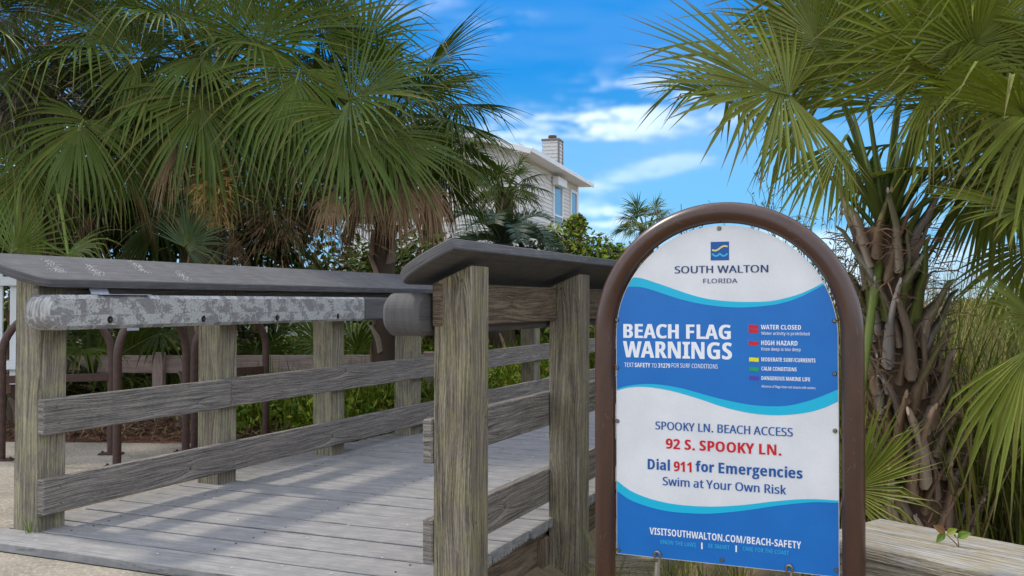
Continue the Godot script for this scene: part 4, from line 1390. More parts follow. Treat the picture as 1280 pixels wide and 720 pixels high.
func feather(parent: Node3D, base: Vector3, dir: Vector3, ln: float, arch: float, rr: RandomNumberGenerator, col: Color) -> void:
	var mb := MB.new()
	var pts := PackedVector3Array(); var rad := PackedFloat32Array()
	var p := base
	var d := dir.normalized()
	for i in 13:
		pts.append(p)
		rad.append(lerpf(0.018, 0.004, i / 12.0))
		d = (d + Vector3.DOWN * arch * (0.4 + i * 0.1) / 12.0 * 2.0).normalized()
		p += d * ln / 12.0
	tube(mb, pts, rad, 5, col * 1.1)
	for i in range(2, 13):
		for j in 4:
			var t := (i + j * 0.25 - 1.0)
			if t > 11.9: continue
			var k := int(t)
			var q := pts[k].lerp(pts[k + 1], t - k)
			var dd := (pts[k + 1] - pts[k]).normalized()
			var side := dd.cross(Vector3.UP).normalized()
			var up := side.cross(dd)
			for s in [-1.0, 1.0]:
				var l := ln * 0.30 * (1.0 - pow(absf(t / 12.0 - 0.45) * 1.5, 2.0) * 0.6) * rr.randf_range(0.85, 1.1)
				var e: Vector3 = q + (side * s * 0.75 + dd * 0.75 + up * 0.45).normalized() * l + Vector3.DOWN * l * 0.12
				var m := q.lerp(e, 0.5) + up * l * 0.04
				var wv := dd * l * 0.035
				var c := col * rr.randf_range(0.8, 1.25)
				mb.flat(q - wv * 0.6, q + wv * 0.6, m + wv, c); mb.flat(q - wv * 0.6, m + wv, m - wv, c); mb.flat(m - wv, m + wv, e, c)
	putw("frond", mb, M.leaf, parent)

# ------------------------------------------------------------------ shrubs and grasses
func foliage(lobes: Array, count: int, size: float, cols: Array, rr: RandomNumberGenerator) -> MB:
	var mb := MB.new()
	for i in count:
		var l: Array = lobes[rr.randi() % lobes.size()]
		var d := Vector3(rr.randfn(), rr.randfn(), rr.randfn()).normalized()
		var c: Vector3 = l[0]; var r: Vector3 = l[1]
		var p := c + d * r * pow(rr.randf(), 0.33) * rr.randf_range(0.85, 1.12)
		var n := (d * 0.6 + Vector3(rr.randfn(), rr.randfn() + 0.8, rr.randfn()) * 0.6).normalized()
		var u := n.cross(Vector3(rr.randfn(), rr.randfn(), rr.randfn())).normalized()
		var w := n.cross(u)
		var s := size * rr.randf_range(0.6, 1.3)
		var col: Color = cols[rr.randi() % cols.size()] * rr.randf_range(0.7, 1.3)
		var a := p - u * s; var b := p + u * s; var m := p - n * s * 0.15
		mb.flat(a, m + w * s * 0.48, b, col)
		mb.flat(a, b, m - w * s * 0.48, col)
	return mb

func bush(called: String, at: Vector3, lobes: Array, count: int, size: float, cols: Array, label: String, seed_: int, group := "") -> Node3D:
	var rr := RandomNumberGenerator.new()
	rr.seed = seed_
	var b := thing(called, at, label, "bush", group)
	var L := []
	for l in lobes: L.append([at + l[0], l[1]])
	var mb := foliage(L, count, size, cols, rr)
	putw("foliage", mb, M.grass, b)
	mb = MB.new()
	for l in L:
		for k in 2:
			var e: Vector3 = l[0] + Vector3(rr.randf_range(-0.5, 0.5), rr.randf_range(0.0, 0.6), rr.randf_range(-0.5, 0.5)) * l[1]
			var s := at + Vector3(rr.randf_range(-0.1, 0.1), 0, rr.randf_range(-0.1, 0.1))
			tube(mb, bez(s, s.lerp(e, 0.5) + Vector3(rr.randf_range(-0.1, 0.1), 0.1, 0), e, 5), PackedFloat32Array([0.03, 0.026, 0.02, 0.015, 0.01, 0.005]), 5, Color(0.10, 0.075, 0.05))
	putw("stem", mb, M.bark, b)
	return b

func twigs(mb: MB, lv: MB, p: Vector3, d: Vector3, ln: float, r: float, depth: int, rr: RandomNumberGenerator) -> void:
	var e := p + d * ln
	var mid := p.lerp(e, 0.5) + Vector3(rr.randf_range(-1, 1), rr.randf_range(-0.3, 1), rr.randf_range(-1, 1)) * ln * 0.08
	tube(mb, PackedVector3Array([p, mid, e]), PackedFloat32Array([r, r * 0.85, r * 0.65]), 4, Color(0.14, 0.11, 0.075))
	for k in 5 if depth <= 1 else 2:
		var q := p.lerp(e, rr.randf())
		var ld := (d * 0.6 + Vector3(rr.randfn(), rr.randfn(), rr.randfn()) * 0.6).normalized() * rr.randf_range(0.02, 0.045)
		var s := ld.cross(Vector3(rr.randf(), rr.randf(), rr.randf())).normalized() * 0.0042
		var c: Color = [Color(0.11, 0.14, 0.035), Color(0.16, 0.15, 0.05), Color(0.20, 0.15, 0.08)][rr.randi() % 3]
		lv.flat(q, q + ld * 0.5 + s, q + ld, c); lv.flat(q, q + ld, q + ld * 0.5 - s, c)
	if depth == 0: return
	for k in (3 if depth > 1 else 2):
		var nd := (d + Vector3(rr.randfn(), rr.randfn() * 0.7 + 0.1, rr.randfn()) * 0.42).normalized()
		twigs(mb, lv, p.lerp(e, rr.randf_range(0.55, 1.0)), nd, ln * rr.randf_range(0.6, 0.85), r * 0.62, depth - 1, rr)

func tuft_mesh(blades: int, h: float, lean: float, w: float, cols: Array, rr: RandomNumberGenerator, spread := 0.06) -> ArrayMesh:
	var mb := MB.new()
	for i in blades:
		var az := rr.randf() * TAU
		var o := Vector3(cos(az), 0, sin(az))
		var s := Vector3(-o.z, 0, o.x)
		var hh := h * rr.randf_range(0.55, 1.1)
		var le := lean * rr.randf_range(0.2, 1.2)
		var p0 := o * rr.randf() * spread
		var c: Color = cols[rr.randi() % cols.size()] * rr.randf_range(0.75, 1.25)
		var prev := p0; var pw := w
		for k in range(1, 5):
			var t := k / 4.0
			var p := p0 + Vector3.UP * hh * (t - 0.25 * le * t * t) + o * hh * le * t * t * 0.8
			var ww := w * (1.0 - t * t) + 0.0004
			mb.flat(prev - s * pw, prev + s * pw, p + s * ww, c)
			mb.flat(prev - s * pw, p + s * ww, p - s * ww, c)
			prev = p; pw = ww
	return mb.mesh()

func scatter(called: String, meshes: Array, spots: Array, label: String, category: String, m: Material) -> void:
	var root := thing(called, Vector3.ZERO, label, category, "", "stuff")
	for k in meshes.size():
		var mine := []
		for i in spots.size():
			if i % meshes.size() == k: mine.append(spots[i])
		var mm := MultiMesh.new()
		mm.transform_format = MultiMesh.TRANSFORM_3D
		mm.mesh = meshes[k]
		mm.instance_count = mine.size()
		for i in mine.size(): mm.set_instance_transform(i, mine[i])
		var o := MultiMeshInstance3D.new()
		o.name = "clump"
		o.multimesh = mm
		o.material_override = m
		o.set_meta("kind", "stuff")
		root.add_child(o, true)

func spot(p: Vector3, s: float, rr: RandomNumberGenerator, tilt := 0.12) -> Transform3D:
	var b := Basis(Vector3.UP, rr.randf() * TAU) * Basis(Vector3.RIGHT, rr.randf_range(-tilt, tilt))
	return Transform3D(b.scaled(Vector3.ONE * s * rr.randf_range(0.75, 1.25)), p)

func make_grasses() -> void:
	var rr := RandomNumberGenerator.new()
	rr.seed = 909
	var green := [Color(0.13, 0.17, 0.02), Color(0.17, 0.20, 0.03), Color(0.23, 0.22, 0.06), Color(0.30, 0.23, 0.11), Color(0.09, 0.12, 0.02)]
	var bright := [Color(0.15, 0.24, 0.015), Color(0.20, 0.27, 0.02), Color(0.11, 0.19, 0.015), Color(0.26, 0.26, 0.035), Color(0.08, 0.14, 0.012)]
	# tall reeds on the dune behind the right-hand palm
	var ms := []
	for k in 6: ms.append(tuft_mesh(16, 1.35, 0.55, 0.0055, green, rr, 0.14))
	var sp := []
	for i in 1500:
		var z := -4.9 - pow(rr.randf(), 1.6) * 12.0
		var x := rr.randf_range(-0.55 + (z + 5.0) * 0.02, 1.2 - z * 0.55)
		sp.append(spot(Vector3(x, terrain_h(x, z) - 0.03, z), 1.0, rr))
	scatter("tall_grass", ms, sp, "tall green and straw coloured reeds covering the dune behind the right palm", "grass", M.grass)
	# low grass round the sign and under the walk's edge
	ms = []
	for k in 5: ms.append(tuft_mesh(16, 0.24, 0.9, 0.0032, green, rr, 0.05))
	sp = []
	for i in 420:
		var z := rr.randf_range(-12.0, -3.0)
		var x := rr.randf_range(-1.38, 0.5)
		if z > -3.6 and x > -0.45: continue
		sp.append(spot(Vector3(x, terrain_h(x, z) - 0.01, z), 1.0, rr))
	scatter("low_grass", ms, sp, "short rough grass on the sand between sign and boardwalk", "grass", M.grass)
	# bright weeds beyond the plank fence
	ms = []
	for k in 6:
		var mb := foliage([[Vector3(0, 0.16, 0), Vector3(0.2, 0.16, 0.2)]], 70, 0.026, bright, rr)
		var tm := tuft_mesh(14, 0.45, 0.6, 0.004, bright, rr, 0.12)
		var arr := tm.surface_get_arrays(0)
		mb.v.append_array(arr[Mesh.ARRAY_VERTEX]); mb.n.append_array(arr[Mesh.ARRAY_NORMAL]); mb.c.append_array(arr[Mesh.ARRAY_COLOR]); mb.t.append_array(arr[Mesh.ARRAY_TEX_UV])
		ms.append(mb.mesh())
	sp = []
	for i in 2100:
		var z := -6.4 - pow(rr.randf(), 1.2) * 13.0
		var x := rr.randf_range(-4.3 + (z + 6.4) * 0.9, -3.75)
		if z < -8.5: x = rr.randf_range(-11.5, -3.75)
		elif i % 3 != 0:
			z = rr.randf_range(-8.6, -6.0)
			x = rr.randf_range(-5.4, -3.78)
		sp.append(spot(Vector3(x, terrain_h(x, z) - 0.04 + (0.25 * smoothstep(-8.0, -16.0, z)), z), 1.25, rr))
	scatter("weeds", ms, sp, "bright green weeds and grass beyond the plank fence", "weeds", M.grass)
	# dry litter on the mulch
	ms = []
	for k in 4:
		var mb := MB.new()
		for j in 22:
			var p := Vector3(rr.randf_range(-0.25, 0.25), rr.randf_range(0.0, 0.05), rr.randf_range(-0.25, 0.25))
			var d := Vector3(rr.randfn(), rr.randfn() * 0.25, rr.randfn()).normalized() * rr.randf_range(0.06, 0.26)
			var s := d.cross(Vector3.UP).normalized() * rr.randf_range(0.002, 0.009)
			var c: Color = [Color(0.16, 0.09, 0.05), Color(0.25, 0.15, 0.085), Color(0.10, 0.06, 0.04), Color(0.30, 0.22, 0.14)][rr.randi() % 4]
			mb.flat(p - s, p + s, p + d, c)
		ms.append(mb.mesh())
	sp = []
	for i in 900:
		var t := rr.randf()
		var x := lerpf(-10.5, -4.2, t)
		var z := lerpf(-3.9, -5.7, t) - pow(rr.randf(), 1.3) * 3.5 - 0.05
		sp.append(spot(Vector3(x, -0.025, z), 1.0, rr, 0.3))
	scatter("dry_litter", ms, sp, "dry brown palm litter on the mulch bed", "litter", M.dry)
	# scrub closing the horizon
	ms = []
	for k in 4: ms.append(foliage([[Vector3(0, 0.5, 0), Vector3(0.9, 0.55, 0.9)], [Vector3(0.5, 0.8, 0.2), Vector3(0.5, 0.4, 0.5)]], 380, 0.085, green, rr).mesh())
	sp = []
	for i in 260:
		var az := deg_to_rad(rr.randf_range(-70.0, 40.0))
		var dist := rr.randf_range(20.0, 55.0)
		var x := sin(az) * dist; var z := -cos(az) * dist
		if az > deg_to_rad(-31.0) and az < deg_to_rad(-18.0) and dist > 24.0: continue
		sp.append(spot(Vector3(x, terrain_h(x, z) - 0.1, z), 0.9, rr))
	scatter("dune_scrub", ms, sp, "low green scrub covering the dunes far behind", "scrub", M.grass)

func make_palms() -> void:
	var rr := RandomNumberGenerator.new()
	# right palm beside the sign
	rr.seed = 21
	var base := Vector3(0.02, -0.35, -4.95)
	var crown: Vector3 = CR
	var p := thing("fan_palm", base, "fan palm with criss-crossed old leaf bases standing behind the low timber wall", "palm tree", "fan palms")
	trunk(p, base, crown, 0.165, 0.115, rr, 120, Color(0.14, 0.095, 0.065))
	fibres(p, base, crown, 0.19, 900, rr)
	hero(p, crown, LEAVES_R, rr, 1.0, 3, 0.017)
	crown_fronds(p, crown, 10, 0.85, 0.72, 0.35, 0.95, rr, 1.0, -1.0, 3, 0, Vector3(0.3, 0.1, -1.0))
	# second right palm, its crown just out of view
	rr.seed = 23
	crown = CQ
	base = Vector3(crown.x + 0.1, -0.3, crown.z - 0.1)
	p = thing("fan_palm", base, "fan palm with yellowish hanging fronds growing in the reeds", "palm tree", "fan palms")
	trunk(p, base, crown, 0.16, 0.12, rr, 24)
	hero(p, crown, LEAVES_Q, rr, 1.0, 3)
	crown_fronds(p, crown, 8, 0.7, 0.7, 0.3, 0.95, rr, 0.95, -1.0, 3)
	# the three big palms behind the bicycle racks
	var specs := [[CA, LEAVES_A, "dark green fan palm with hanging fronds behind the bicycle hoops", 31], [CB, LEAVES_B, "full fan palm with a golden seed cluster between two other palms", 33], [CC, LEAVES_C, "fan palm with a skirt of dead brown fronds round its slim trunk", 35]]
	for k in 3:
		rr.seed = specs[k][3]
		crown = specs[k][0]
		base = Vector3(crown.x - 0.05, -0.12, crown.z + 0.05)
		if k == 2: base = Vector3(-4.13, -0.12, -6.93); crown = Vector3(-4.16, 2.35, -6.98)
		p = thing("fan_palm", base, specs[k][2], "palm tree", "fan palms")
		trunk(p, base, crown, 0.13 if k < 2 else 0.085, 0.14 if k < 2 else 0.09, rr, 34)
		hero(p, crown, specs[k][1], rr, 1.05, -1, 0.014)
		crown_fronds(p, crown, 38 if k < 2 else 30, 0.95 if k < 2 else 0.6, 0.82 if k < 2 else 0.68, -0.7, 0.95, rr, 1.0, -0.56, 0, 44)
		if k == 0: seed_cluster(p, MOSS, Vector3(0.55, 0.5, 0.4), 2600, Color(0.15, 0.125, 0.11), rr)
		if k == 1:
			seed_cluster(p, SEEDS, Vector3(0.11, 0.20, 0.11), 800, Color(0.32, 0.21, 0.065), rr)
			seed_cluster(p, FRUIT2, Vector3(0.6, 0.3, 0.4), 1000, Color(0.13, 0.085, 0.045), rr)
		if k == 2:
			seed_cluster(p, crown + Vector3(-0.5, -0.45, 0.3), Vector3(0.6, 0.35, 0.4), 800, Color(0.14, 0.095, 0.05), rr)
			for j in 16:
				var a := rr.randf() * TAU
				var o := Vector3(cos(a), 0, sin(a))
				var hub := crown + o * rr.randf_range(0.22, 0.5) + Vector3.DOWN * rr.randf_range(0.25, 0.6)
				frond(p, crown + Vector3.DOWN * 0.15, hub, (Vector3.DOWN + o * 0.25).normalized(), o, rr.randf_range(0.4, 0.55), rr.randf_range(28, 50), 0.6, 1, rr, rr.randf_range(0.6, 1.25), 0.01, 16)
	# palms further back that fill the shade behind them
	var backs := [Vector3(-8.6, 2.3, -7.6), Vector3(-7.3, 2.1, -8.3), Vector3(-9.8, 2.6, -6.3)]
	var words := ["leafy fan palm half hidden behind the hanging fronds", "shaded fan palm behind the golden seed cluster", "fan palm behind the white picket fence"]
	for k in 3:
		rr.seed = 50 + k
		crown = backs[k]
		base = Vector3(crown.x, -0.1, crown.z)
		p = thing("fan_palm", base, words[k], "palm tree", "fan palms")
		trunk(p, base, crown, 0.15, 0.15, rr, 12)
		crown_fronds(p, crown, 26, 1.0, 0.9, -0.7, 0.9, rr, 0.75, -0.5, 0, 30)
	# low palmettos in the shade between fence and palms
	var low := [Vector3(-7.9, 0.0, -6.4), Vector3(-6.9, 0.0, -6.8), Vector3(-6.1, 0.0, -7.6), Vector3(-8.9, 0.0, -5.6), Vector3(-5.5, 0.0, -8.3), Vector3(-7.3, 0.0, -7.8), Vector3(-6.75, 0.35, -6.35)]
	for k in low.size():
		rr.seed = 70 + k
		p = thing("palmetto", low[k] + Vector3(0, -0.1, 0), ["low palmetto under the dark palm's hanging fronds", "low palmetto beneath the full palm with the golden seeds", "low palmetto just left of the slim palm trunk", "low palmetto beside the near white picket fence", "low palmetto behind the slim palm trunk", "low palmetto deep in the shade between the back palms", "raised palmetto in front of the full palm, just above the railing cap"][k], "palm", "palmettos under the palms")
		crown_fronds(p, low[k], 11, 0.6, 0.6, 0.1, 0.95, rr, 0.9, -1.0, 0, 26)
	# middle distance
	var mids := [[CD, Vector3(0, -2.6, 0), 0.58, "smaller fan palm in front of the beach house", 90], [CE, Vector3(0, -3.2, 0), 0.85, "tall fan palm between the slim palm and the beach house", 91], [CF, Vector3(0, -2.4, 0), 0.6, "distant fan palm beyond the green bush", 92]]
	for k in 3:
		rr.seed = mids[k][4]
		crown = mids[k][0]
		base = Vector3(crown.x, 0.0, crown.z)
		p = thing("fan_palm", base, mids[k][3], "palm tree", "fan palms")
		trunk(p, base, crown, 0.13, 0.13, rr, 16)
		crown_fronds(p, crown, 44 if k < 2 else 20, mids[k][2] * 0.62, mids[k][2] * 0.62, -0.85 if k < 2 else -0.1, 0.95, rr, 0.9, -0.2 if k < 2 else -1.0, 0, 26)
	# feathery blue-green palm
	rr.seed = 95
	crown = PINDO
	crown.y -= 0.05
	p = thing("feather_palm", Vector3(crown.x, 0.0, crown.z), "blue-green feather palm with arching leaves under the beach house", "palm tree")
	trunk(p, Vector3(crown.x, 0.0, crown.z), crown, 0.16, 0.15, rr, 10)
	for i in 22:
		var a := i * 2.39996
		var s := rr.randf_range(0.35, 0.95)
		feather(p, crown, Vector3(cos(a) * (1.0 - s * 0.5), s, sin(a) * (1.0 - s * 0.5)), rr.randf_range(0.75, 1.0), 1.05, rr, Color(0.060, 0.092, 0.062))

func make_shrubs() -> void:
	var fresh := [Color(0.17, 0.25, 0.015), Color(0.13, 0.20, 0.015), Color(0.22, 0.26, 0.02), Color(0.07, 0.11, 0.015), Color(0.12, 0.10, 0.06)]
	var b: Vector3 = BUSH
	b.y = 0.0
	bush("sea_grape_bush", b, [[Vector3(-0.25, 1.75, 0), Vector3(0.36, 0.36, 0.4)], [Vector3(0.15, 1.62, 0.1), Vector3(0.42, 0.34, 0.4)], [Vector3(0.5, 1.5, 0), Vector3(0.35, 0.3, 0.4)], [Vector3(-0.1, 1.0, 0.1), Vector3(0.8, 0.7, 0.5)], [Vector3(-0.05, 2.02, 0), Vector3(0.14, 0.16, 0.14)], [Vector3(0.55, 1.0, 0), Vector3(0.5, 0.7, 0.5)]], 5200, 0.042, fresh, "fresh green bush showing above the railing cap below the beach house", 401)
	var laurel := [Color(0.08, 0.12, 0.02), Color(0.10, 0.14, 0.025), Color(0.06, 0.10, 0.02), Color(0.13, 0.10, 0.05)]
	var hb := [Vector3(-6.3, 0.0, -10.6), Vector3(-7.35, 0.0, -9.4), Vector3(-9.8, 0.0, -8.4), Vector3(-5.2, 0.0, -11.6), Vector3(-8.55, 0.0, -8.9), Vector3(-11.2, 0.0, -7.4)]
	var hedge_words := ["leafy green bush behind the slim palm's trunk", "leafy green bush behind the golden seed cluster", "leafy green bush in the shade behind the bicycle hoops", "leafy green bush between the slim palm and the feather palm", "tall leafy bush filling the gap under the two nearest palm crowns", "tall leafy bush beyond the near white picket fence"]
	for k in 6:
		var up: float = [0.1, 0.8, 0.85, 0.0, 0.9, 0.8][k]
		bush("leafy_bush", hb[k], [[Vector3(0, 0.8, 0), Vector3(1.0, 0.85, 0.6)], [Vector3(0.55, 1.35 + up, 0.1), Vector3(0.65, 0.5, 0.5)], [Vector3(-0.5, 1.2 + up, 0), Vector3(0.7, 0.55, 0.5)], [Vector3(0.05, 1.0 + up, 0), Vector3(0.9, 0.6, 0.5)]], 4600, 0.06, laurel, hedge_words[k], 430 + k, "leafy bushes behind the palms")
	var rr := RandomNumberGenerator.new()
	rr.seed = 411
	var s: Vector3 = SHRUB
	s.y = -0.2
	var sh := thing("twiggy_shrub", s, "bare twiggy shrub arching out from behind the sign", "shrub")
	var mb := MB.new(); var lv := MB.new()
	for k in 9:
		var d := Vector3(rr.randf_range(-0.5, 0.5), 1.0, rr.randf_range(-0.5, 0.3)).normalized()
		twigs(mb, lv, s + Vector3(rr.randf_range(-0.25, 0.25), 0, 0), d, rr.randf_range(0.62, 0.82), 0.012, 4, rr)
	putw("branches", mb, M.bark, sh)
	putw("foliage", lv, M.grass, sh)
	# dead spikes beyond the bush
	for k in 2:
		var q: Vector3 = BUSH + Vector3(0.75 + k * 0.35, 0, -1.2)
		q.y = 0.2
		var ds := thing("dead_stalk", q, ["thin dead flower stalk rising right beside the green bush", "thin dead flower stalk between the green bush and the distant palm"][k], "plant", "dead stalks")
		mb = MB.new()
		tube(mb, PackedVector3Array([q, q + Vector3(0.01, 1.3, 0), q + Vector3(0.0, 2.18, 0.02)]), PackedFloat32Array([0.02, 0.014, 0.005]), 5, Color(0.16, 0.14, 0.12))
		for j in 24:
			var y := rr.randf_range(1.3, 2.1)
			var a := rr.randf() * TAU
			mb.flat(q + Vector3(0, y, 0), q + Vector3(0, y + 0.02, 0), q + Vector3(cos(a) * 0.04, y + 0.06, sin(a) * 0.04), Color(0.16, 0.14, 0.12))
		putw("stalk", mb, M.bark, ds)
	# seedling growing through the wall's cap
	var o: Vector3 = PLANT
	o.y = 0.3095
	var pl := thing("seedling", o, "tiny green seedling sprouting from the plank cap of the low wall", "plant")
	mb = MB.new()
	tube(mb, bez(o, o + Vector3(-0.012, 0.015, 0), o + Vector3(-0.034, 0.034, 0.002), 5), PackedFloat32Array([0.0016, 0.0016, 0.0015, 0.0014, 0.0013, 0.0012]), 5, Color(0.16, 0.10, 0.05))
	tube(mb, bez(o, o + Vector3(0.0, 0.012, 0), o + Vector3(-0.004, 0.026, 0.004), 5), PackedFloat32Array([0.0015, 0.0015, 0.0014, 0.0013, 0.0012, 0.001]), 5, Color(0.16, 0.10, 0.05))
	putw("stem", mb, M.bark, pl)
	for l in [[Vector3(-0.034, 0.034, 0.002), Vector3(-0.8, -0.75, 0.3), 0.034, Color(0.10, 0.17, 0.02)], [Vector3(-0.034, 0.034, 0.002), Vector3(-0.9, 0.75, 0.1), 0.042, Color(0.17, 0.09, 0.03)], [Vector3(-0.03, 0.033, 0.002), Vector3(0.9, 0.7, 0.0), 0.034, Color(0.19, 0.23, 0.03)], [Vector3(-0.004, 0.026, 0.004), Vector3(0.9, 0.55, 0.1), 0.042, Color(0.11, 0.18, 0.02)], [Vector3(-0.006, 0.026, 0.004), Vector3(-0.4, 0.6, 0.8), 0.022, Color(0.10, 0.15, 0.02)]]:
		mb = MB.new()
		var a: Vector3 = o + l[0]
		var d: Vector3 = (l[1] as Vector3).normalized()
		var n := (Vector3(0.1, 0.7, 0.7) - d * Vector3(0.1, 0.7, 0.7).dot(d)).normalized()
		var w := d.cross(n)
		var ln: float = l[2]
		var prevl := a; var prevr := a; var prevc := a
		for k in range(1, 7):
			var t := k / 6.0
			var hw := sin(pow(t, 0.8) * PI) * ln * 0.30
			var c := a + d * ln * t - Vector3.UP * ln * 0.12 * t * t
			var cl := c - w * hw + n * hw * 0.3; var cr := c + w * hw + n * hw * 0.3
			mb.flat(prevc, prevl, cl, l[3]); mb.flat(prevc, cl, c, l[3]); mb.flat(prevr, prevc, c, l[3]); mb.flat(prevr, c, cr, l[3])
			prevl = cl; prevr = cr; prevc = c
		putw("leaf", mb, M.grass, pl)
	# weeds at the foot of the near railing post
	rr.seed = 421
	var wt := thing("grass_tuft", Vector3(-3.42, 0.0, -2.90), "small grass tuft at the foot of the near left railing post", "grass")
	put("blades", tuft_mesh(9, 0.13, 0.6, 0.002, [Color(0.11, 0.17, 0.03)], rr, 0.02), M.grass, wt)
	var wt2 := thing("grass_tuft", Vector3(-1.28, -0.32, -4.0), "long straggling grass stems beside the second railing post", "grass")
	put("blades", tuft_mesh(9, 0.55, 0.8, 0.0028, [Color(0.17, 0.20, 0.06), Color(0.22, 0.2, 0.1)], rr, 0.06), M.grass, wt2)

# ------------------------------------------------------------------ house
func make_house() -> void:
	# near corner, far corner of the long wall; gable end turned to the palms
	var A := Vector3(HN.x, 0, HN.z)
	var B := Vector3(HF.x, 0, HF.z)
	var fx := (B - A).normalized()                      # along the long wall, away
	var nx := Vector3(-fx.z, 0, fx.x)                   # outward normal of the long wall (to the right)
	if nx.x < 0.0: nx = -nx
	var eave := 5.75
	var L := A.distance_to(B) - 0.9
	var Wd := 6.0
	var h := thing("beach_house", A, "cream clapboard beach house with a chimney rising behind the palms", "house")
	var ob := Basis(fx, Vector3.UP, nx)
	var T := func(u: float, y: float, o: float) -> Vector3:    # along, up, outwards from the long wall
		return A + fx * u + Vector3(0, y, 0) + nx * o
	# lapped boards: long wall and gable end
	var mb := MB.new()
	var step := 0.14
	var y := -0.2
	var rise := 0.30
	while y < eave + 0.1:
		mb.quad(T.call(0, y, 0.025), T.call(L, y, 0.025), T.call(L, y + step, 0.002), T.call(0, y + step, 0.002), (nx + Vector3.UP * 0.15).normalized())
		mb.quad(T.call(0, y, 0.0), T.call(L, y, 0.0), T.call(L, y, 0.025), T.call(0, y, 0.025), Vector3.DOWN)
		y += step
	y = -0.2
	while y < eave + rise * Wd * 0.5:
		var inner := 0.0
		if y > eave: inner = (y - eave) / rise
		var o0 := -inner; var o1 := -Wd + inner
		if o1 < o0:
			mb.quad(T.call(-0.025, y, o0), T.call(-0.025, y, o1), T.call(-0.002, y + step, o1), T.call(-0.002, y + step, o0), (-fx + Vector3.UP * 0.15).normalized())
			mb.quad(T.call(0, y, o0), T.call(0, y, o1), T.call(-0.025, y, o1), T.call(-0.025, y, o0), Vector3.DOWN)
		y += step
	putw("clapboard_wall", mb, M.siding, h).set_meta("kind", "stuff")
	mb = MB.new()
	mb.quad(T.call(L, -0.2, 0), T.call(L, -0.2, -Wd), T.call(L, eave, -Wd), T.call(L, eave, 0), fx)
	mb.quad(T.call(0, -0.2, -Wd), T.call(L, -0.2, -Wd), T.call(L, eave, -Wd), T.call(0, eave, -Wd), -nx)
	mb.tri(T.call(L, eave, 0), T.call(L, eave, -Wd), T.call(L, eave + rise * Wd * 0.5, -Wd * 0.5), fx)
	putw("wall", mb, M.siding, h)
	# roof: two slabs with overhang
	var ridge := eave + rise * Wd * 0.5
	var rf := Node3D.new()
	mb = MB.new()
	for s in [0, 1]:
		var oe := 0.55 if s == 0 else -Wd - 0.55
		var ye := eave - 0.55 * rise
		var q := [T.call(-0.5, ye, oe), T.call(L + 0.5, ye, oe), T.call(L + 0.5, ridge, -Wd * 0.5), T.call(-0.5, ridge, -Wd * 0.5)]
		var n := (nx * (1.0 if s == 0 else -1.0) * rise + Vector3.UP).normalized()
		mb.quad(q[0] + n * 0.07, q[1] + n * 0.07, q[2] + n * 0.07, q[3] + n * 0.07, n)
		mb.quad(q[0], q[1], q[2], q[3], -n)
	var roof := putw("roof", mb, M.roof, h)
	rf.free()
	mb = MB.new()
	# eave fascia, rake boards, soffit, corner board
	bbox(mb, T.call(L * 0.5, eave - 0.12, 0.57), Vector3(L + 1.0, 0.15, 0.05), 0.01, ob)
	bbox(mb, T.call(L * 0.5, eave - 0.155, 0.28), Vector3(L + 1.0, 0.03, 0.56), 0.005, ob)
	for s in [0, 1]:
		var a: Vector3 = T.call(-0.52, eave - 0.55 * rise, 0.55) if s == 0 else T.call(-0.52, eave - 0.55 * rise, -Wd - 0.55)
		var b: Vector3 = T.call(-0.52, ridge, -Wd * 0.5)
		var d := (b - a).normalized()
		var bb := Basis(d, fx.cross(d).normalized() * -1.0, -fx)
		bbox(mb, (a + b) * 0.5, Vector3(a.distance_to(b), 0.18, 0.05), 0.01, bb)
	putw("fascia", mb, M.trim, h)
	for c in [[0.0, 0.0], [L, 0.0]]:
		mb = MB.new()
		bbox(mb, T.call(c[0], eave * 0.5 - 0.1, 0.02), Vector3(0.2, eave, 0.06), 0.01, ob)
		putw("corner_board", mb, M.trim, h)
	# windows on the long wall: [along, y centre, width, height]
	for wdw in [[L * 0.60, 4.45, 1.25, 1.5], [L * 0.91, 4.15, 0.95, 2.1]]:
		mb = MB.new()
		var cx: float = wdw[0]; var cy: float = wdw[1]; var ww: float = wdw[2]; var wh: float = wdw[3]
		for e in [[0.0, wh * 0.5 + 0.05, ww + 0.22, 0.11], [0.0, -wh * 0.5 - 0.05, ww + 0.22, 0.11], [ww * 0.5 + 0.05, 0.0, 0.11, wh], [-ww * 0.5 - 0.05, 0.0, 0.11, wh]]:
			bbox(mb, T.call(cx + e[0], cy + e[1], 0.045), Vector3(e[2], e[3], 0.07), 0.008, ob)
		if wh < 2.0: bbox(mb, T.call(cx, cy - wh * 0.24, 0.045), Vector3(ww, 0.07, 0.06), 0.008, ob)
		var fr := putw("window", mb, M.trim, h)
		mb = MB.new()
		bbox(mb, T.call(cx, cy, 0.031), Vector3(ww, wh, 0.012), 0.002, ob)
		putw("pane", mb, M.glass, fr)
	# boxed light under the eave
	mb = MB.new()
	bbox(mb, T.call(L * 0.58, 5.28, 0.16), Vector3(1.35, 0.30, 0.24), 0.02, ob)
	putw("awning_box", mb, M.trim, h)
	# chimney with siding, cap and flue
	var cb: Vector3 = T.call(L * 0.86, 0, -0.7)
	mb = MB.new()
	y = eave - 0.2
	var top := eave + 1.42
	while y < top:
		for s in 4:
			var dir: Vector3 = [nx, -nx, fx, -fx][s]
			var sd := dir.cross(Vector3.UP)
			var hw := 0.31
			mb.quad(cb + dir * (hw + 0.02) - sd * hw + Vector3(0, y, 0), cb + dir * (hw + 0.02) + sd * hw + Vector3(0, y, 0), cb + dir * hw + sd * hw + Vector3(0, y + step, 0), cb + dir * hw - sd * hw + Vector3(0, y + step, 0), (dir + Vector3.UP * 0.15).normalized())
		y += step
	var ch := putw("chimney", mb, M.siding, h)
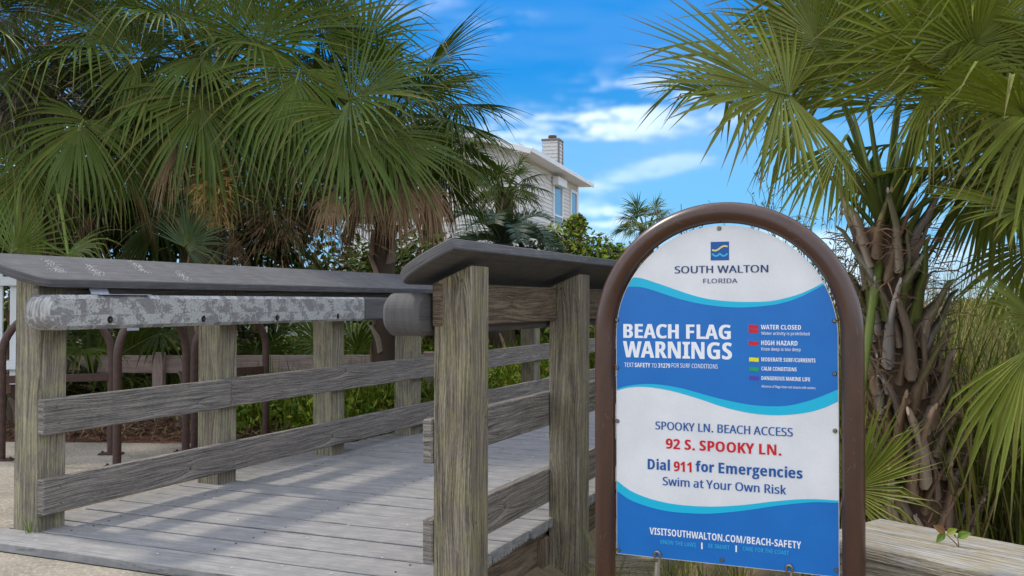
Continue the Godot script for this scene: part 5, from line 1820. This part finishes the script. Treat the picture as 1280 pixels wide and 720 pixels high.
	mb = MB.new()
	bbox(mb, cb + Vector3(0, top + 0.04, 0), Vector3(0.72, 0.08, 0.72), 0.01, ob)
	for s in [-1.0, 1.0]:
		bbox(mb, cb + nx * 0.32 + fx * s * 0.30 + Vector3(0, (eave + top) * 0.5 - 0.1, 0), Vector3(0.09, top - eave + 0.2, 0.06), 0.008, ob)
	putw("chimney_cap", mb, M.roof, ch)
	mb = MB.new()
	tube(mb, PackedVector3Array([cb + Vector3(0, top, 0), cb + Vector3(0, top + 0.14, 0), cb + Vector3(0, top + 0.16, 0), cb + Vector3(0, top + 0.24, 0)]), PackedFloat32Array([0.15, 0.15, 0.17, 0.16]), 12)
	putw("flue", mb, M.brickred, ch)

# ------------------------------------------------------------------ scene
func _ready() -> void:
	rng.seed = 7
	var cam := Camera3D.new()
	cam.name = "camera"
	cam.position = EYE
	cam.rotation = Vector3(0.0146, 0.4056, 0.0)
	cam.rotation_order = EULER_ORDER_YXZ
	cam.fov = rad_to_deg(2.0 * atan(360.0 / 1204.67))
	cam.near = 0.05
	cam.far = 2000.0
	add_child(cam)
	cam.current = true
	var env := Environment.new()
	env.background_mode = Environment.BG_SKY
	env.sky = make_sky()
	env.tonemap_mode = Environment.TONE_MAPPER_LINEAR
	env.tonemap_exposure = 1.55
	env.sdfgi_enabled = true
	env.ssao_enabled = true
	env.ssil_enabled = true
	var we := WorldEnvironment.new()
	we.name = "world_environment"
	we.environment = env
	add_child(we)
	var sun := DirectionalLight3D.new()
	sun.name = "sun"
	sun.light_energy = 0.5
	sun.light_color = Color(1.0, 0.95, 0.87)
	sun.light_angular_distance = 4.0
	sun.shadow_enabled = true
	add_child(sun)
	var to_sun := Vector3(-0.74, 0.95, -0.05).normalized()
	sun.look_at_from_position(Vector3.ZERO, -to_sun, Vector3.UP)
	print("sky done ", Time.get_ticks_msec())
	make_materials()
	print("materials ", Time.get_ticks_msec())
	make_ground()
	make_boardwalk()
	make_railing(true)
	make_railing(false)
	make_house()
	make_low_wall()
	make_plank_fence()
	make_racks()
	make_sign()
	print("built ", Time.get_ticks_msec())
	make_palms()
	print("palms ", Time.get_ticks_msec())
	make_shrubs()
	make_grasses()
	picket_fence(Vector3(-7.6, 0.35, -4.85), Vector3(-6.45, 0.35, -5.36), 0.95, 0.11, 0.055, "white picket fence panel left of the near railing post")
	picket_fence(Vector3(-9.6, 0.45, -11.2), Vector3(-6.9, 0.45, -12.3), 0.5, 0.09, 0.045, "white picket fence far behind the weeds")
	print("done ", Time.get_ticks_msec())
